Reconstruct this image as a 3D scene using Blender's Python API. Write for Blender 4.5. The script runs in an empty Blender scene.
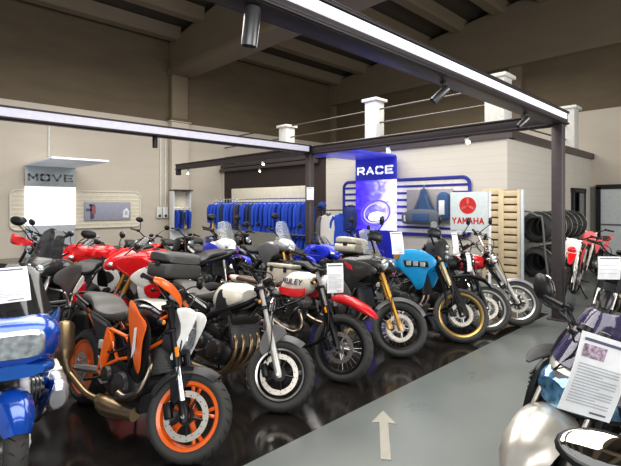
import bpy, bmesh, math, random
from mathutils import Vector, Matrix
random.seed(7)
PI = math.pi
R = math.radians
V = Vector
scene = bpy.context.scene
COL = scene.collection

# ------------------------------------------------------------------ camera model
F_PX, CX, HY, CAM_H = 446.0, 310.5, 205.0, 1.75
FW = V((0.698, 0.716, 0)); RT = V((0.716, -0.698, 0))

def at_h(px, py, h):
    """point seen at pixel (px,py) that lies at height h"""
    d = (CAM_H - h) * F_PX / (py - HY)
    p = FW * d + RT * ((px - CX) / F_PX * d)
    return V((p.x, p.y, h))

def at_d(px, py, d):
    p = FW * d + RT * ((px - CX) / F_PX * d)
    return V((p.x, p.y, CAM_H - (py - HY) / F_PX * d))

def on_Y(px, Y):
    k = (px - CX) / F_PX
    X = (0.698 * Y + k * 0.716 * Y) / (0.716 - k * 0.698)
    return X

def on_X(px, X):
    k = (px - CX) / F_PX
    return X * (0.716 - k * 0.698) / (0.698 + k * 0.716)

def h_at(py, X, Y):
    d = FW.x * X + FW.y * Y
    return CAM_H - (py - HY) / F_PX * d

# ------------------------------------------------------------------ materials
MATS = {}
def nodes_of(name):
    m = bpy.data.materials.new(name); m.use_nodes = True
    nt = m.node_tree
    return m, nt, nt.nodes['Principled BSDF']

def mat(name, col, rough=0.5, metal=0.0, coat=0.0, var=0.06, scale=12.0, emis=None, es=0.0, alpha=1.0, bump=0.0, spec=None):
    if name in MATS: return MATS[name]
    m, nt, b = nodes_of(name)
    tc = nt.nodes.new('ShaderNodeTexCoord')
    nz = nt.nodes.new('ShaderNodeTexNoise'); nz.inputs['Scale'].default_value = scale
    nt.links.new(tc.outputs['Object'], nz.inputs['Vector'])
    rp = nt.nodes.new('ShaderNodeValToRGB')
    c = V(col)
    rp.color_ramp.elements[0].position = 0.3; rp.color_ramp.elements[1].position = 0.7
    rp.color_ramp.elements[0].color = (*(c * (1 - var)), 1)
    rp.color_ramp.elements[1].color = (*(c * (1 + var)), 1)
    nt.links.new(nz.outputs['Fac'], rp.inputs['Fac'])
    nt.links.new(rp.outputs['Color'], b.inputs['Base Color'])
    b.inputs['Roughness'].default_value = rough
    b.inputs['Metallic'].default_value = metal
    b.inputs['Coat Weight'].default_value = coat
    b.inputs['Coat Roughness'].default_value = 0.08
    if spec is not None: b.inputs['Specular IOR Level'].default_value = spec
    if emis:
        b.inputs['Emission Color'].default_value = (*emis, 1); b.inputs['Emission Strength'].default_value = es
    if alpha < 1: b.inputs['Alpha'].default_value = alpha
    if bump:
        bp = nt.nodes.new('ShaderNodeBump'); bp.inputs['Strength'].default_value = bump
        nt.links.new(nz.outputs['Fac'], bp.inputs['Height']); nt.links.new(bp.outputs['Normal'], b.inputs['Normal'])
    MATS[name] = m
    return m

BLACK = mat('black plastic', (0.009, 0.009, 0.01), 0.38)
SATIN = mat('satin black metal', (0.016, 0.016, 0.018), 0.33, 0.5)
DGREY = mat('dark grey plastic', (0.035, 0.035, 0.037), 0.42)
GREY = mat('grey plastic', (0.13, 0.13, 0.128), 0.42)
SEATG = mat('grey seat vinyl', (0.10, 0.095, 0.085), 0.5, bump=0.05, scale=200)
SEATB = mat('black seat vinyl', (0.028, 0.027, 0.027), 0.5, bump=0.05, scale=200)
RUBBER = mat('tyre rubber', (0.02, 0.02, 0.02), 0.62, bump=0.12, scale=90)
RUBBERG = mat('dusty tyre rubber', (0.05, 0.049, 0.046), 0.65, bump=0.12, scale=90)
STEEL = mat('brushed steel', (0.55, 0.54, 0.52), 0.28, 1.0)
CHROME = mat('chrome', (0.8, 0.8, 0.8), 0.1, 1.0)
DISC = mat('brake disc steel', (0.5, 0.47, 0.42), 0.36, 0.9)
ALU = mat('cast aluminium', (0.42, 0.41, 0.4), 0.4, 0.8)
ENG = mat('engine grey', (0.06, 0.057, 0.053), 0.4, 0.6)
ENGD = mat('engine black', (0.028, 0.028, 0.03), 0.42, 0.4)
BRONZE = mat('bronze exhaust', (0.33, 0.24, 0.14), 0.33, 0.85)
TITAN = mat('stainless exhaust', (0.3, 0.25, 0.2), 0.3, 1.0)
GOLD = mat('gold anodised', (0.75, 0.42, 0.09), 0.3, 0.75)
GOLDRIM = mat('gold rim', (0.62, 0.42, 0.14), 0.3, 0.7)
ORANGE = mat('orange paint', (0.95, 0.17, 0.012), 0.3, 0, 0.6)
RED = mat('red paint', (0.72, 0.012, 0.016), 0.25, 0, 0.8)
DRED = mat('dark red paint', (0.42, 0.008, 0.014), 0.25, 0, 0.8)
PINK = mat('faded red plastic', (0.85, 0.16, 0.17), 0.4)
WHITE = mat('white paint', (0.82, 0.81, 0.78), 0.3, 0, 0.5)
CREAMW = mat('cream white paint', (0.78, 0.74, 0.64), 0.32, 0, 0.5)
BLUEM = mat('deep blue metallic paint', (0.006, 0.075, 0.42), 0.22, 0.25, 1.0)
BLUEM2 = mat('bright blue metallic paint', (0.012, 0.13, 0.52), 0.2, 0.25, 1.0)
SKYB = mat('sky blue paint', (0.02, 0.36, 0.72), 0.3, 0, 0.6)
RBLUE = mat('racing blue paint', (0.012, 0.03, 0.55), 0.3, 0, 0.6)
SILVER = mat('warm silver paint', (0.5, 0.47, 0.42), 0.3, 0.55, 0.5)
SILVER2 = mat('cool silver paint', (0.6, 0.6, 0.62), 0.3, 0.6, 0.4)
GRAPH = mat('graphite paint', (0.05, 0.05, 0.05), 0.3, 0.4, 0.5)
PURPLE = mat('purple grey tinted screen', (0.05, 0.04, 0.1), 0.08, 0, 0.5, alpha=0.82)
SMOKE = mat('smoked screen', (0.04, 0.04, 0.042), 0.06, 0, 0.5, alpha=0.7)
CLEAR = mat('clear screen', (0.5, 0.54, 0.55), 0.06, 0, 0.5, alpha=0.22)
LENS = mat('headlight lens', (0.5, 0.54, 0.56), 0.08, 0.5, 1.0, var=0.35, scale=22)
LENSB = mat('blue headlight lens', (0.12, 0.3, 0.5), 0.08, 0.5, 1.0, var=0.5, scale=25)
AMBER = mat('amber lens', (0.9, 0.3, 0.01), 0.2)
TAILR = mat('tail lamp red', (0.6, 0.01, 0.01), 0.15)
CASE = mat('grey luggage plastic', (0.06, 0.059, 0.057), 0.45, bump=0.05, scale=60)
ALUCASE = mat('beige aluminium case', (0.52, 0.48, 0.4), 0.4, 0.35)
MIRROR = mat('mirror glass', (0.6, 0.58, 0.55), 0.04, 1.0)
PAPER = mat('white paper', (0.86, 0.87, 0.88), 0.55)
INK = mat('grey print', (0.48, 0.5, 0.54), 0.6)
INKD = mat('dark print', (0.13, 0.12, 0.2), 0.6)
INKP = mat('printed motorcycle picture', (0.42, 0.32, 0.4), 0.5, var=0.7, scale=60)
GANTRY = mat('brown black gantry metal', (0.03, 0.022, 0.024), 0.42, 0.3)
FORKS = mat('silver fork', (0.56, 0.55, 0.52), 0.35, 0.4)
POSTM = mat('brown grey post metal', (0.085, 0.07, 0.072), 0.42, 0.3)
CWHITE = mat('white painted metal', (0.8, 0.81, 0.82), 0.45)
# ------------------------------------------------------------------ mesh builder
def catmull(pts, k=6, closed=False):
    pts = [V(p) for p in pts]; n = len(pts); out = []
    rng = range(n if closed else n - 1)
    for i in rng:
        if closed: p0, p1, p2, p3 = pts[i-1], pts[i], pts[(i+1) % n], pts[(i+2) % n]
        else:
            p1, p2 = pts[i], pts[i+1]
            p0 = pts[i-1] if i > 0 else p1 * 2 - p2
            p3 = pts[i+2] if i + 2 < n else p2 * 2 - p1
        for j in range(k):
            t = j / k
            out.append(0.5 * ((2*p1) + (p2-p0)*t + (2*p0-5*p1+4*p2-p3)*t*t + (3*p1-p0-3*p2+p3)*t**3))
    if not closed: out.append(pts[-1])
    return out

def catn(rows, k=4):
    """catmull interpolation of plain number tuples"""
    n = len(rows); out = []
    for i in range(n - 1):
        p1, p2 = rows[i], rows[i+1]
        p0 = rows[i-1] if i > 0 else p1
        p3 = rows[i+2] if i + 2 < n else p2
        for j in range(k):
            t = j / k
            out.append(tuple(0.5*((2*b)+(c-a)*t+(2*a-5*b+4*c-d)*t*t+(3*b-a-3*c+d)*t**3) for a, b, c, d in zip(p0, p1, p2, p3)))
    out.append(tuple(rows[-1]))
    return out

class MB:
    def __init__(s): s.v = []; s.f = []
    def add(s, vs, fs):
        o = len(s.v); s.v += [V(v) for v in vs]; s.f += [tuple(i + o for i in f) for f in fs]; return s
    def loft(s, rings, cap=True, closed=False):
        n = len(rings[0]); vs = [p for r in rings for p in r]; fs = []
        m = len(rings)
        for i in range(m if closed else m - 1):
            a, b = i * n, ((i + 1) % m) * n
            for j in range(n):
                k = (j + 1) % n
                fs.append((a + j, a + k, b + k, b + j))
        if cap and not closed:
            fs.append(tuple(range(n - 1, -1, -1))); fs.append(tuple(range((m-1)*n, m*n)))
        return s.add(vs, fs)
    def tube(s, pts, r, n=8, smooth=0, cap=True):
        pts = [V(p) for p in pts]
        rs = list(r) if isinstance(r, (list, tuple)) else [r] * len(pts)
        if smooth:
            rs = [q[0] for q in catn([(x,) for x in rs], smooth)]
            pts = catmull(pts, smooth)
        rings = []; t0 = None; nrm = None
        for i, p in enumerate(pts):
            t = (pts[min(i+1, len(pts)-1)] - pts[max(i-1, 0)]).normalized()
            if nrm is None:
                a = V((0, 0, 1)) if abs(t.z) < 0.9 else V((1, 0, 0))
                nrm = t.cross(a).normalized()
            else:
                nrm = (nrm - t * nrm.dot(t))
                nrm = nrm.normalized() if nrm.length > 1e-6 else t.orthogonal().normalized()
            bn = t.cross(nrm)
            rings.append([p + (nrm * math.cos(2*PI*j/n) + bn * math.sin(2*PI*j/n)) * rs[i] for j in range(n)])
        return s.loft(rings, cap)
    def lathe(s, prof, o, axis=(0, 1, 0), n=32, closed=False, cap=False):
        o = V(o); ax = V(axis).normalized()
        a = V((0, 0, 1)) if abs(ax.z) < 0.9 else V((1, 0, 0))
        e1 = ax.cross(a).normalized(); e2 = ax.cross(e1)
        rings = []
        for i in range(n):
            d = e1 * math.cos(2*PI*i/n) + e2 * math.sin(2*PI*i/n)
            rings.append([o + ax * h + d * r for r, h in prof])
        m = len(prof); vs = [p for r in rings for p in r]; fs = []
        for i in range(n):
            a0, b0 = i * m, ((i+1) % n) * m
            for j in range(m if closed else m - 1):
                k = (j + 1) % m
                fs.append((a0 + j, a0 + k, b0 + k, b0 + j))
        if cap:
            fs.append(tuple(i * m for i in range(n))); fs.append(tuple(i * m + m - 1 for i in range(n - 1, -1, -1)))
        return s.add(vs, fs)
    def disc(s, o, axis, r, h, n=24, bev=0.15):
        b = min(h, r) * bev
        return s.lathe([(r - b, 0), (r, b), (r, h - b), (r - b, h)], o, axis, n, cap=True)
    def box(s, c, size, rot=None, bev=0.0):
        c = V(c); hx, hy, hz = [q / 2 for q in size]
        M = rot if rot is not None else Matrix.Identity(3)
        if isinstance(M, (int, float)): M = Matrix.Rotation(M, 3, 'Z')
        b = min(bev, hx * .9, hy * .9, hz * .9)
        if b <= 0:
            vs = [c + M @ V((x*hx, y*hy, z*hz)) for x in (-1, 1) for y in (-1, 1) for z in (-1, 1)]
            return s.add(vs, [(0,1,3,2),(4,6,7,5),(0,4,5,1),(2,3,7,6),(0,2,6,4),(1,5,7,3)])
        bm = bmesh.new(); bmesh.ops.create_cube(bm, size=2)
        for v in bm.verts: v.co = V((v.co.x*hx, v.co.y*hy, v.co.z*hz))
        bmesh.ops.bevel(bm, geom=bm.edges[:], offset=b, segments=2, affect='EDGES', profile=0.5)
        bm.verts.index_update()
        s.add([c + M @ v.co for v in bm.verts], [tuple(v.index for v in f.verts) for f in bm.faces]); bm.free()
        return s
    def ell(s, c, rad, rot=None, n=12, m=8):
        c = V(c); M = rot if rot is not None else Matrix.Identity(3); rings = []
        for i in range(m + 1):
            t = -PI/2 + PI * i / m; rr = max(math.cos(t), 0.02)
            rings.append([c + M @ V((rad[0]*rr*math.cos(2*PI*j/n), rad[1]*rr*math.sin(2*PI*j/n), rad[2]*math.sin(t))) for j in range(n)])
        return s.loft(rings)
    def body(s, st, n=20, k=4):
        """loft along x of superellipse sections: (x, zbottom, ztop, halfwidth, power[, yc])"""
        rows = catn([tuple(r) + (0.0,) * (6 - len(r)) for r in st], k); rings = []
        for x, z0, z1, w, p, yc in rows:
            zc, h = (z0+z1)/2, max((z1-z0)/2, .002); w = max(w, .002); ring = []
            for j in range(n):
                a = 2*PI*j/n; ca, sa = math.cos(a), math.sin(a)
                ring.append(V((x, yc + w*math.copysign(abs(ca)**(2/p), ca), zc + h*math.copysign(abs(sa)**(2/p), sa))))
            rings.append(ring)
        return s.loft(rings)
    def prism(s, poly, d0, d1, bev=0.0, axis='y'):
        """polygon of (a,b) extruded along axis between d0 and d1"""
        def P(a, b, d):
            return V((a, d, b)) if axis == 'y' else V((d, a, b)) if axis == 'x' else V((a, b, d))
        n = len(poly); ca = sum(p[0] for p in poly)/n; cb = sum(p[1] for p in poly)/n
        if bev:
            def ins(p):
                L = math.hypot(p[0]-ca, p[1]-cb) or 1
                q = max(0, 1 - bev / L); return (ca + (p[0]-ca)*q, cb + (p[1]-cb)*q)
            sg = 1 if d1 > d0 else -1
            rings = [[P(*ins(p), d0) for p in poly], [P(*p, d0 + sg*bev) for p in poly], [P(*p, d1 - sg*bev) for p in poly], [P(*ins(p), d1) for p in poly]]
        else: rings = [[P(*p, d0) for p in poly], [P(*p, d1) for p in poly]]
        return s.loft(rings)
    def panel(s, poly, y0, sgn, thick=0.012, kx=0.0, kz=0.0, smooth=3, tilt=0.0, tz=0.0):
        """curved body panel: outline (x,z), outer face at y = sgn*(y0 - kx dx^2 - kz dz^2 + tilt*dx + tz*dz)"""
        o = catmull([V((p[0], p[1], 0)) for p in poly], smooth, True) if smooth else [V((p[0], p[1], 0)) for p in poly]
        n = len(o); cx = sum(p.x for p in o)/n; cz = sum(p.y for p in o)/n
        def Y(x, z, d): return sgn * (y0 - kx*(x-cx)**2 - kz*(z-cz)**2 + tilt*(x-cx) + tz*(z-cz) - d)
        rings = []
        for q, d in ((.05, 0), (.4, 0), (.75, 0), (.95, 0), (1, thick*.5), (.95, thick), (.4, thick), (.05, thick)):
            r = []
            for p in o:
                x, z = cx + (p.x-cx)*q, cz + (p.y-cz)*q
                r.append(V((x, Y(x, z, d), z)))
            rings.append(r)
        return s.loft(rings)
    def xf(s, M):
        s.v = [M @ v for v in s.v]; return s
    def build(s, name, m, parent=None, sharp=38, smooth=True, extra=None, extra_m=None):
        nf = len(s.f)
        if extra is not None: s.add(extra.v, extra.f)
        me = bpy.data.meshes.new(name)
        me.from_pydata([tuple(v) for v in s.v], [], s.f)
        bm = bmesh.new(); bm.from_mesh(me)
        bmesh.ops.recalc_face_normals(bm, faces=bm.faces[:]); bm.to_mesh(me); bm.free()
        if smooth:
            me.polygons.foreach_set('use_smooth', [True] * len(me.polygons))
            me.set_sharp_from_angle(angle=R(sharp))
        me.materials.append(m)
        if extra is not None:
            me.materials.append(extra_m)
            me.polygons.foreach_set('material_index', [0]*nf + [1]*(len(s.f)-nf))
        o = bpy.data.objects.new(name, me); COL.objects.link(o)
        if parent is not None: o.parent = parent
        return o

def tag(o, label, cat, group=None):
    o['label'] = label; o['category'] = cat
    if group: o['group'] = group
    return o
def thing(name, label, cat, loc=(0, 0, 0), rot=(0, 0, 0), group=None):
    o = bpy.data.objects.new(name, None); COL.objects.link(o); o.empty_display_size = 0.1
    o.location = loc; o.rotation_euler = rot
    return tag(o, label, cat, group)
def struct(name, mb, m, parent=None, **kw):
    o = mb.build(name, m, parent, **kw)
    o['kind'] = 'structure'
    return o
def copy_tree(o, parent=None):
    c = o.copy(); COL.objects.link(c); c.parent = parent
    for ch in list(o.children): copy_tree(ch, c)
    return c
def text_mesh(s, size, name, m, parent, M, depth=0.004, sx=1.0, bold=0.0, shear=0.0):
    cu = bpy.data.curves.new(name, 'FONT'); cu.body = s; cu.size = size; cu.extrude = depth; cu.align_x = 'CENTER'; cu.align_y = 'CENTER'; cu.offset = bold; cu.shear = shear
    cu.resolution_u = 3
    t = bpy.data.objects.new(name + '_tmp', cu); COL.objects.link(t)
    dg = bpy.context.evaluated_depsgraph_get()
    me = bpy.data.meshes.new_from_object(t.evaluated_get(dg)); me.name = name
    bpy.data.objects.remove(t)
    me.transform(M @ Matrix.Diagonal((sx, 1, 1, 1))); me.materials.clear(); me.materials.append(m)
    o = bpy.data.objects.new(name, me); COL.objects.link(o); o.parent = parent
    return o
def frame3(x, y, z, o=(0, 0, 0)):
    M = Matrix.Identity(4)
    for i, a in enumerate((x, y, z)):
        for j in range(3): M[j][i] = a[j]
    for j in range(3): M[j][3] = o[j]
    return M


GLYPH = {'M': [[(0,0),(0,1),(.5,.35),(1,1),(1,0)]], 'O': [[(.15,0),(0,.15),(0,.85),(.15,1),(.85,1),(1,.85),(1,.15),(.85,0),(.15,0)]],
 'V': [[(0,1),(.5,0),(1,1)]], 'E': [[(1,1),(0,1),(0,0),(1,0)],[(0,.5),(.85,.5)]], 'R': [[(0,0),(0,1),(.8,1),(1,.85),(1,.6),(.8,.45),(0,.45)],[(.55,.45),(1,0)]],
 'A': [[(0,0),(.5,1),(1,0)],[(.2,.32),(.8,.32)]], 'C': [[(1,.85),(.85,1),(.15,1),(0,.85),(0,.15),(.15,0),(.85,0),(1,.15)]],
 'Y': [[(0,1),(.5,.48),(1,1)],[(.5,.48),(.5,0)]], 'H': [[(0,0),(0,1)],[(1,0),(1,1)],[(0,.5),(1,.5)]], 'L': [[(0,1),(0,0),(1,0)]], 'U': [[(0,1),(0,.15),(.15,0),(.85,0),(1,.15),(1,1)]]}
def stroke_text(s, h, lw, gap, th, name, m, parent, M, depth=.004, shear=0.0):
    """lettering of flat strokes; h height, lw letter width, th stroke width; centred, in the xy plane of M"""
    mb = MB(); tot = len(s)*lw + (len(s)-1)*gap; x0 = -tot/2
    for i, ch in enumerate(s):
        for pl in GLYPH[ch]:
            pts = [V((x0 + i*(lw+gap) + th/2 + p[0]*(lw-th) + shear*(p[1]-.5)*h, -h/2 + th/2 + p[1]*(h-th), 0)) for p in pl]
            for a, b in zip(pts, pts[1:]):
                d = b - a; L = d.length
                mb.box((a+b)/2 + V((0, 0, depth/2)), (L, th, depth), Matrix.Rotation(math.atan2(d.y, d.x), 3, 'Z'))
            for p in pts: mb.lathe([(.0005, 0), (th/2, 0), (th/2, depth), (.0005, depth)], p, (0, 0, 1), 8)
    return mb.xf(M).build(name, m, parent, smooth=False)
# ------------------------------------------------------------------ motorcycles
class Bike:
    """x forward, y left, z up; rear axle above the origin"""
    def __init__(s, label, pos, head, wb=1.45, Rf=.30, Rr=.315, wf=.12, wr=.17, rake=25, off=.035, head_z=1.0,
                 steer=30, lean=8, spread=.1, lod=1, group=None, cat='motorcycle'):
        s.wb, s.Rf, s.Rr, s.wf, s.wr, s.lod = wb, Rf, Rr, wf, wr, lod
        h = R(head); hd = V((math.cos(h), math.sin(h), 0))
        s.root = thing('motorcycle', label, cat, V((pos[0], pos[1], 0)) - hd * wb, (R(-lean), 0, h), group)
        s.lean = R(lean); e = R(rake)
        s.u = V((-math.sin(e), 0, math.cos(e))); s.fw = V((math.cos(e), 0, math.sin(e)))
        s.ax = V((wb, 0, Rf)); s.p0 = s.ax - s.fw * off
        s.L = (head_z - Rf) / math.cos(e); s.spread = spread; s.off = off
        Rot = Matrix.Rotation(R(steer), 4, s.u)
        T = Matrix.Translation(s.p0) @ Rot @ Matrix.Translation(-s.p0)
        Rl = Matrix.Rotation(-s.lean, 4, 'X')
        c = Rl @ (T @ s.ax); nz = (Rl.to_3x3() @ (Rot.to_3x3() @ V((0, 1, 0)))).z
        low = c.z - (Rf - wf/2) * math.sqrt(1 - nz*nz) - wf/2
        s.S = Matrix.Translation(s.u * ((-low + .001) / (Rl.to_3x3() @ s.u).z)) @ T
        s.M = Rl
    def part(s, name, mb, m, steer=False, parent=None, sharp=38, label=None, extra=None, extra_m=None):
        if steer:
            mb.xf(s.S)
            if extra is not None: extra.xf(s.S)
        o = mb.build(name, m, parent if parent is not None else s.root, sharp, extra=extra, extra_m=extra_m)
        if label: o['label'] = label
        return o
    def leg(s, t, y, fo=0.0):
        """point on fork line: t along from axle upward, y lateral"""
        return s.ax + s.u * t + s.fw * fo + V((0, y, 0))
    def top(s, dx=0, y=0, dz=0):
        p = s.ax + s.u * s.L - s.fw * s.off
        return p + V((dx, y, dz))
    def wheel(s, front, style='cast5', rim=SATIN, tyre=RUBBER, rr=None, discs=1, knob=False, spoke_m=STEEL, disc_r=.155, hubm=None, cover=False, discm=DISC, stripe=None):
        Rw, w = (s.Rf, s.wf) if front else (s.Rr, s.wr)
        c = s.ax if front else V((0, 0, s.Rr))
        n = 56 if s.lod == 0 else 40 if s.lod == 1 else 24
        rr = rr or Rw - min(.095, w * .72)
        nm = 'front_wheel' if front else 'rear_wheel'
        rw = w * .34
        rim_mb = MB()
        rim_mb.lathe([(rr-.018, -rw), (rr+.006, -rw-.008), (rr+.008, -rw+.006), (rr-.012, -rw+.02), (rr-.02, 0), (rr-.012, rw-.02), (rr+.008, rw-.006), (rr+.006, rw+.008), (rr-.018, rw), (rr-.03, rw*.5), (rr-.03, -rw*.5)], c, n=n, closed=True)
        spk = None
        if style.startswith('cast'):
            k = int(style[4:] or 5)
            rim_mb.lathe([(.018, -.06), (.05, -.055), (.055, -.03), (.05, 0), (.055, .03), (.05, .055), (.018, .06)], c, n=20)
            for i in range(k):
                a = 2*PI*i/k + .3
                if k <= 6:
                    for da in (-.14, .14):
                        d0 = V((math.cos(a + da*.4), 0, math.sin(a + da*.4))); d1 = V((math.cos(a+da*1.15), 0, math.sin(a+da*1.15)))
                        rim_mb.tube([c + d0*.045, c + d0*.1, c + d1*(rr-.015)], [.02, .013, .014], 6)
                else:
                    d = V((math.cos(a), 0, math.sin(a))); d1 = V((math.cos(a+.1), 0, math.sin(a+.1)))
                    rim_mb.tube([c + d*.045, c + d1*(rr-.015)], [.014, .009], 6)
        else:
            spk = MB(); k = 32 if s.lod < 2 else 20
            for i in range(k):
                a = 2*PI*i/k; sd = 1 if i % 2 else -1; b = a + (.33 if (i//2) % 2 else -.33)
                spk.tube([c + V((.035*math.cos(a), sd*.035, .035*math.sin(a))), c + V(((rr-.015)*math.cos(b), sd*.008, (rr-.015)*math.sin(b)))], .0028, 3)
        wo = s.part(nm, rim_mb, rim, front)
        # tyre
        cr = w * .42; prof = [(rr - .004, -w*.33), (rr + .02, -w*.44)]
        q = 10
        for i in range(q + 1):
            th = -PI/2 + PI * i / q
            prof.append((Rw - cr + cr*math.cos(th), w/2*math.sin(th)))
        prof += [(rr + .02, w*.44), (rr - .004, w*.33)]
        t = MB().lathe(prof, c, n=n); g = None
        if knob:
            m_ = 30 if s.lod < 2 else 18
            for i in range(m_):
                for j, yy in enumerate((-.36, -.12, .12, .36)):
                    a = 2*PI*(i + (j % 2)*.5)/m_; th = math.asin(min(.95, yy*2))
                    rad = Rw - cr + cr*math.cos(th)
                    d = V((math.cos(a), 0, math.sin(a)))
                    M3 = Matrix((d, V((0, 1, 0)), d.cross(V((0, 1, 0))))).transposed()
                    t.box(c + d*(rad - .004) + V((0, yy*w, 0)), (.018, w*.19, 2*PI*Rw/m_*.55), M3)
        else:
            m_ = 26
            if s.lod < 2:
                g = MB()
                for i in range(m_):      # tread grooves
                    for sd in (-1, 1):
                        a = 2*PI*(i + (.5 if sd > 0 else 0))/m_; pts = []
                        for kk in range(4):
                            th = sd*(.18 + kk*.3); aa = a + kk*.05; rad = Rw - cr + cr*math.cos(th) + .0005
                            pts.append(c + V((rad*math.cos(aa), w/2*math.sin(th), rad*math.sin(aa))))
                        g.tube(pts, [.001, .0035, .0035, .001], 4)
        to = s.part('tyre', t, tyre, front, wo, extra=g, extra_m=BLACK)
        if stripe:
            for sd in (-1, 1): s.part('rim_stripe', MB().lathe([(rr-.02, sd*(rw+.001)), (rr-.012, sd*(rw+.004)), (rr-.004, sd*(rw+.006))], c, n=n), stripe, front, wo)
        if spk: s.part('wire_spokes', spk, spoke_m, front, wo)
        if spk or hubm: s.part('hub', MB().lathe([(.012, -.075), (.03, -.07), (.05, -.045), (.034, -.03), (.034, .03), (.05, .045), (.03, .07), (.012, .075)], c, n=18, closed=True), hubm or ALU, front, wo)
        for i in range(discs):
            sd = (-1, 1)[i] if front else -1 + 2*i
            y = sd * (.068 if front else .075)
            dm = MB().lathe([(disc_r-.042, y-.0025), (disc_r, y-.0025), (disc_r, y+.0025), (disc_r-.042, y+.0025)], c, n=n, closed=True)
            cm = MB().lathe([(.03, y-.004), (.06, y-.004), (.06, y+.004), (.03, y+.004)], c, n=16, closed=True)
            for k2 in range(5):
                a = 2*PI*k2/5
                d = V((math.cos(a), 0, math.sin(a)))
                cm.tube([c + d*.055 + V((0, y, 0)), c + d*(disc_r-.035) + V((0, y, 0))], [.012, .007], 5)
            s.part('disc_carrier', cm, SATIN if discm is DISC and front and style != 'wire' else ALU, front, wo)
            hm = None
            if s.lod < 2:
                hm = MB()
                for k2 in range(20):
                    a = 2*PI*k2/20; rad = disc_r - .012 - .018*(k2 % 2)
                    hm.lathe([(.0045, -.0032), (.0045, .0032)], c + V((rad*math.cos(a), y, rad*math.sin(a))), n=6, cap=True)
            s.part('brake_disc', dm, discm, front, wo, extra=hm, extra_m=BLACK)
        return wo
    def fork(s, kind='usd', up=SATIN, lo=STEEL, caliper=SATIN, boot=None, sp=None, calipers=1, top_over=.03, clamp=SATIN, shield=None):
        sp = sp or s.spread
        for sd in (-1, 1):
            y = sd * sp; L = s.L
            m = MB()
            if kind == 'usd':
                m.tube([s.leg(L*.42, y), s.leg(L*.44, y), s.leg(L + top_over, y)], [.026, .029, .027], 12)
                o = s.part('fork_leg', m, up, True)
                s.part('fork_slider', MB().tube([s.leg(.02, y), s.leg(L*.45, y)], .021, 12), lo, True, o)
                s.part('axle_clamp', MB().tube([s.leg(-.035, y, -.005), s.leg(.03, y, 0), s.leg(.1, y)], [.028, .034, .023], 10), caliper, True, o)
            else:
                m.tube([s.leg(-.03, y), s.leg(0, y), s.leg(L*.5, y), s.leg(L*.52, y)], [.022, .03, .029, .026], 12)
                o = s.part('fork_leg', m, lo, True)
                s.part('fork_tube', MB().tube([s.leg(L*.5, y), s.leg(L + top_over, y)], .021, 12), up, True, o)
            if boot:
                pts = []; rs = []
                for i in range(15):
                    pts.append(s.leg(L*(.5 + .3*i/14), y)); rs.append(.036 if i % 2 else .027)
                s.part('fork_boot', MB().tube(pts, rs, 10), boot, True, o)
            if shield:
                s.part('fork_guard', MB().panel([(s.leg(t, 0, f).x, s.leg(t, 0, f).z) for t, f in ((-.03, .03), (-.03, .075), (L*.2, .08), (L*.45, .055), (L*.45, .02), (L*.2, .02))], sp + .035, sd, .01, smooth=2), shield, True, o)
            if calipers == 2 or sd == -1:
                q = s.leg(.06, y*.92, -.11)
                s.part('brake_caliper', MB().box(q, (.055, .05, .11), Matrix.Rotation(R(-25), 3, 'Y'), .012), caliper, True, o)
        m = MB()
        for t in (s.L - .01, s.L - .19):
            c = s.leg(t, 0, -s.off*.5)
            m.box(c, (.085, sp*2 + .07, .032), Matrix.Rotation(R(-25), 3, 'Y'), .01)
        m.tube([s.p0 + s.u*(s.L-.2), s.p0 + s.u*s.L], .024, 10)
        s.part('triple_clamp', m, clamp, True)
        if s.lod < 2:
            h0, h1 = s.leg(s.L+.02, -sp*.5, .06), s.leg(.12, -sp*1.1, -.08)
            s.part('brake_hose', MB().tube([h0, s.leg(s.L*.85, -sp*.4, .09), s.leg(s.L*.6, -sp*1.25, .05), s.leg(s.L*.35, -sp*1.35, .0), h1], .0055, 6, smooth=5), BLACK, True)
            s.part('brake_hose', MB().tube([s.leg(s.L, sp*.3, .05), s.leg(s.L*.8, sp*.9, .1), s.leg(s.L*.7, sp*.6, .0), s.p0 + s.u*(s.L-.3) + V((-.1, .05, 0))], .0055, 6, smooth=5), BLACK, True)
        s.part('front_axle', MB().tube([s.ax + V((0, -sp-.03, 0)), s.ax + V((0, sp+.03, 0))], .013, 10), STEEL, True)
    def fender(s, m, a0=20, a1=150, clear=.03, w=None, high=0, tip=0, th=.006):
        """front mudguard hugging the tyre: angles measured from forward, going up and back"""
        w = w or s.wf*.62; rings = []
        n = 14
        for i in range(n + 1):
            a = R(a0 + (a1-a0)*i/n); k = math.sin(PI*i/n)
            rad = s.Rf + clear + high; ww = w*(.62 + .38*k**.5) if tip == 0 else w*(.25 + .75*(i/n)**.6)
            ring = []
            for j in range(9):
                q = -1 + 2*j/8; dr = -.055*abs(q)**2.5
                ring.append(s.ax + V((math.cos(a)*(rad+dr), q*ww, math.sin(a)*(rad+dr))))
            for j in range(8, -1, -1):
                q = -1 + 2*j/8; dr = -.055*abs(q)**2.5 - th
                ring.append(s.ax + V((math.cos(a)*(rad+dr), q*ww*.97, math.sin(a)*(rad+dr))))
            rings.append(ring)
        return s.part('front_fender', MB().loft(rings), m, True)
    def beak(s, m, z=.86, x0=-.12, x1=.42, w=.085, drop=.08, steer=True):
        """high front mudguard on the lower clamp"""
        b = s.ax.x
        return s.part('front_fender', MB().body([(b+x0-.1, z-.03, z-.005, w*.6, 3), (b+x0+.06, z+.0, z+.035, w, 3), (b+.1, z+.005, z+.045, w*1.05, 3), (b+.26, z-.02, z+.02, w*.9, 3), (b+x1, z-drop, z-drop+.015, w*.35, 3)]), m, steer)
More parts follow.
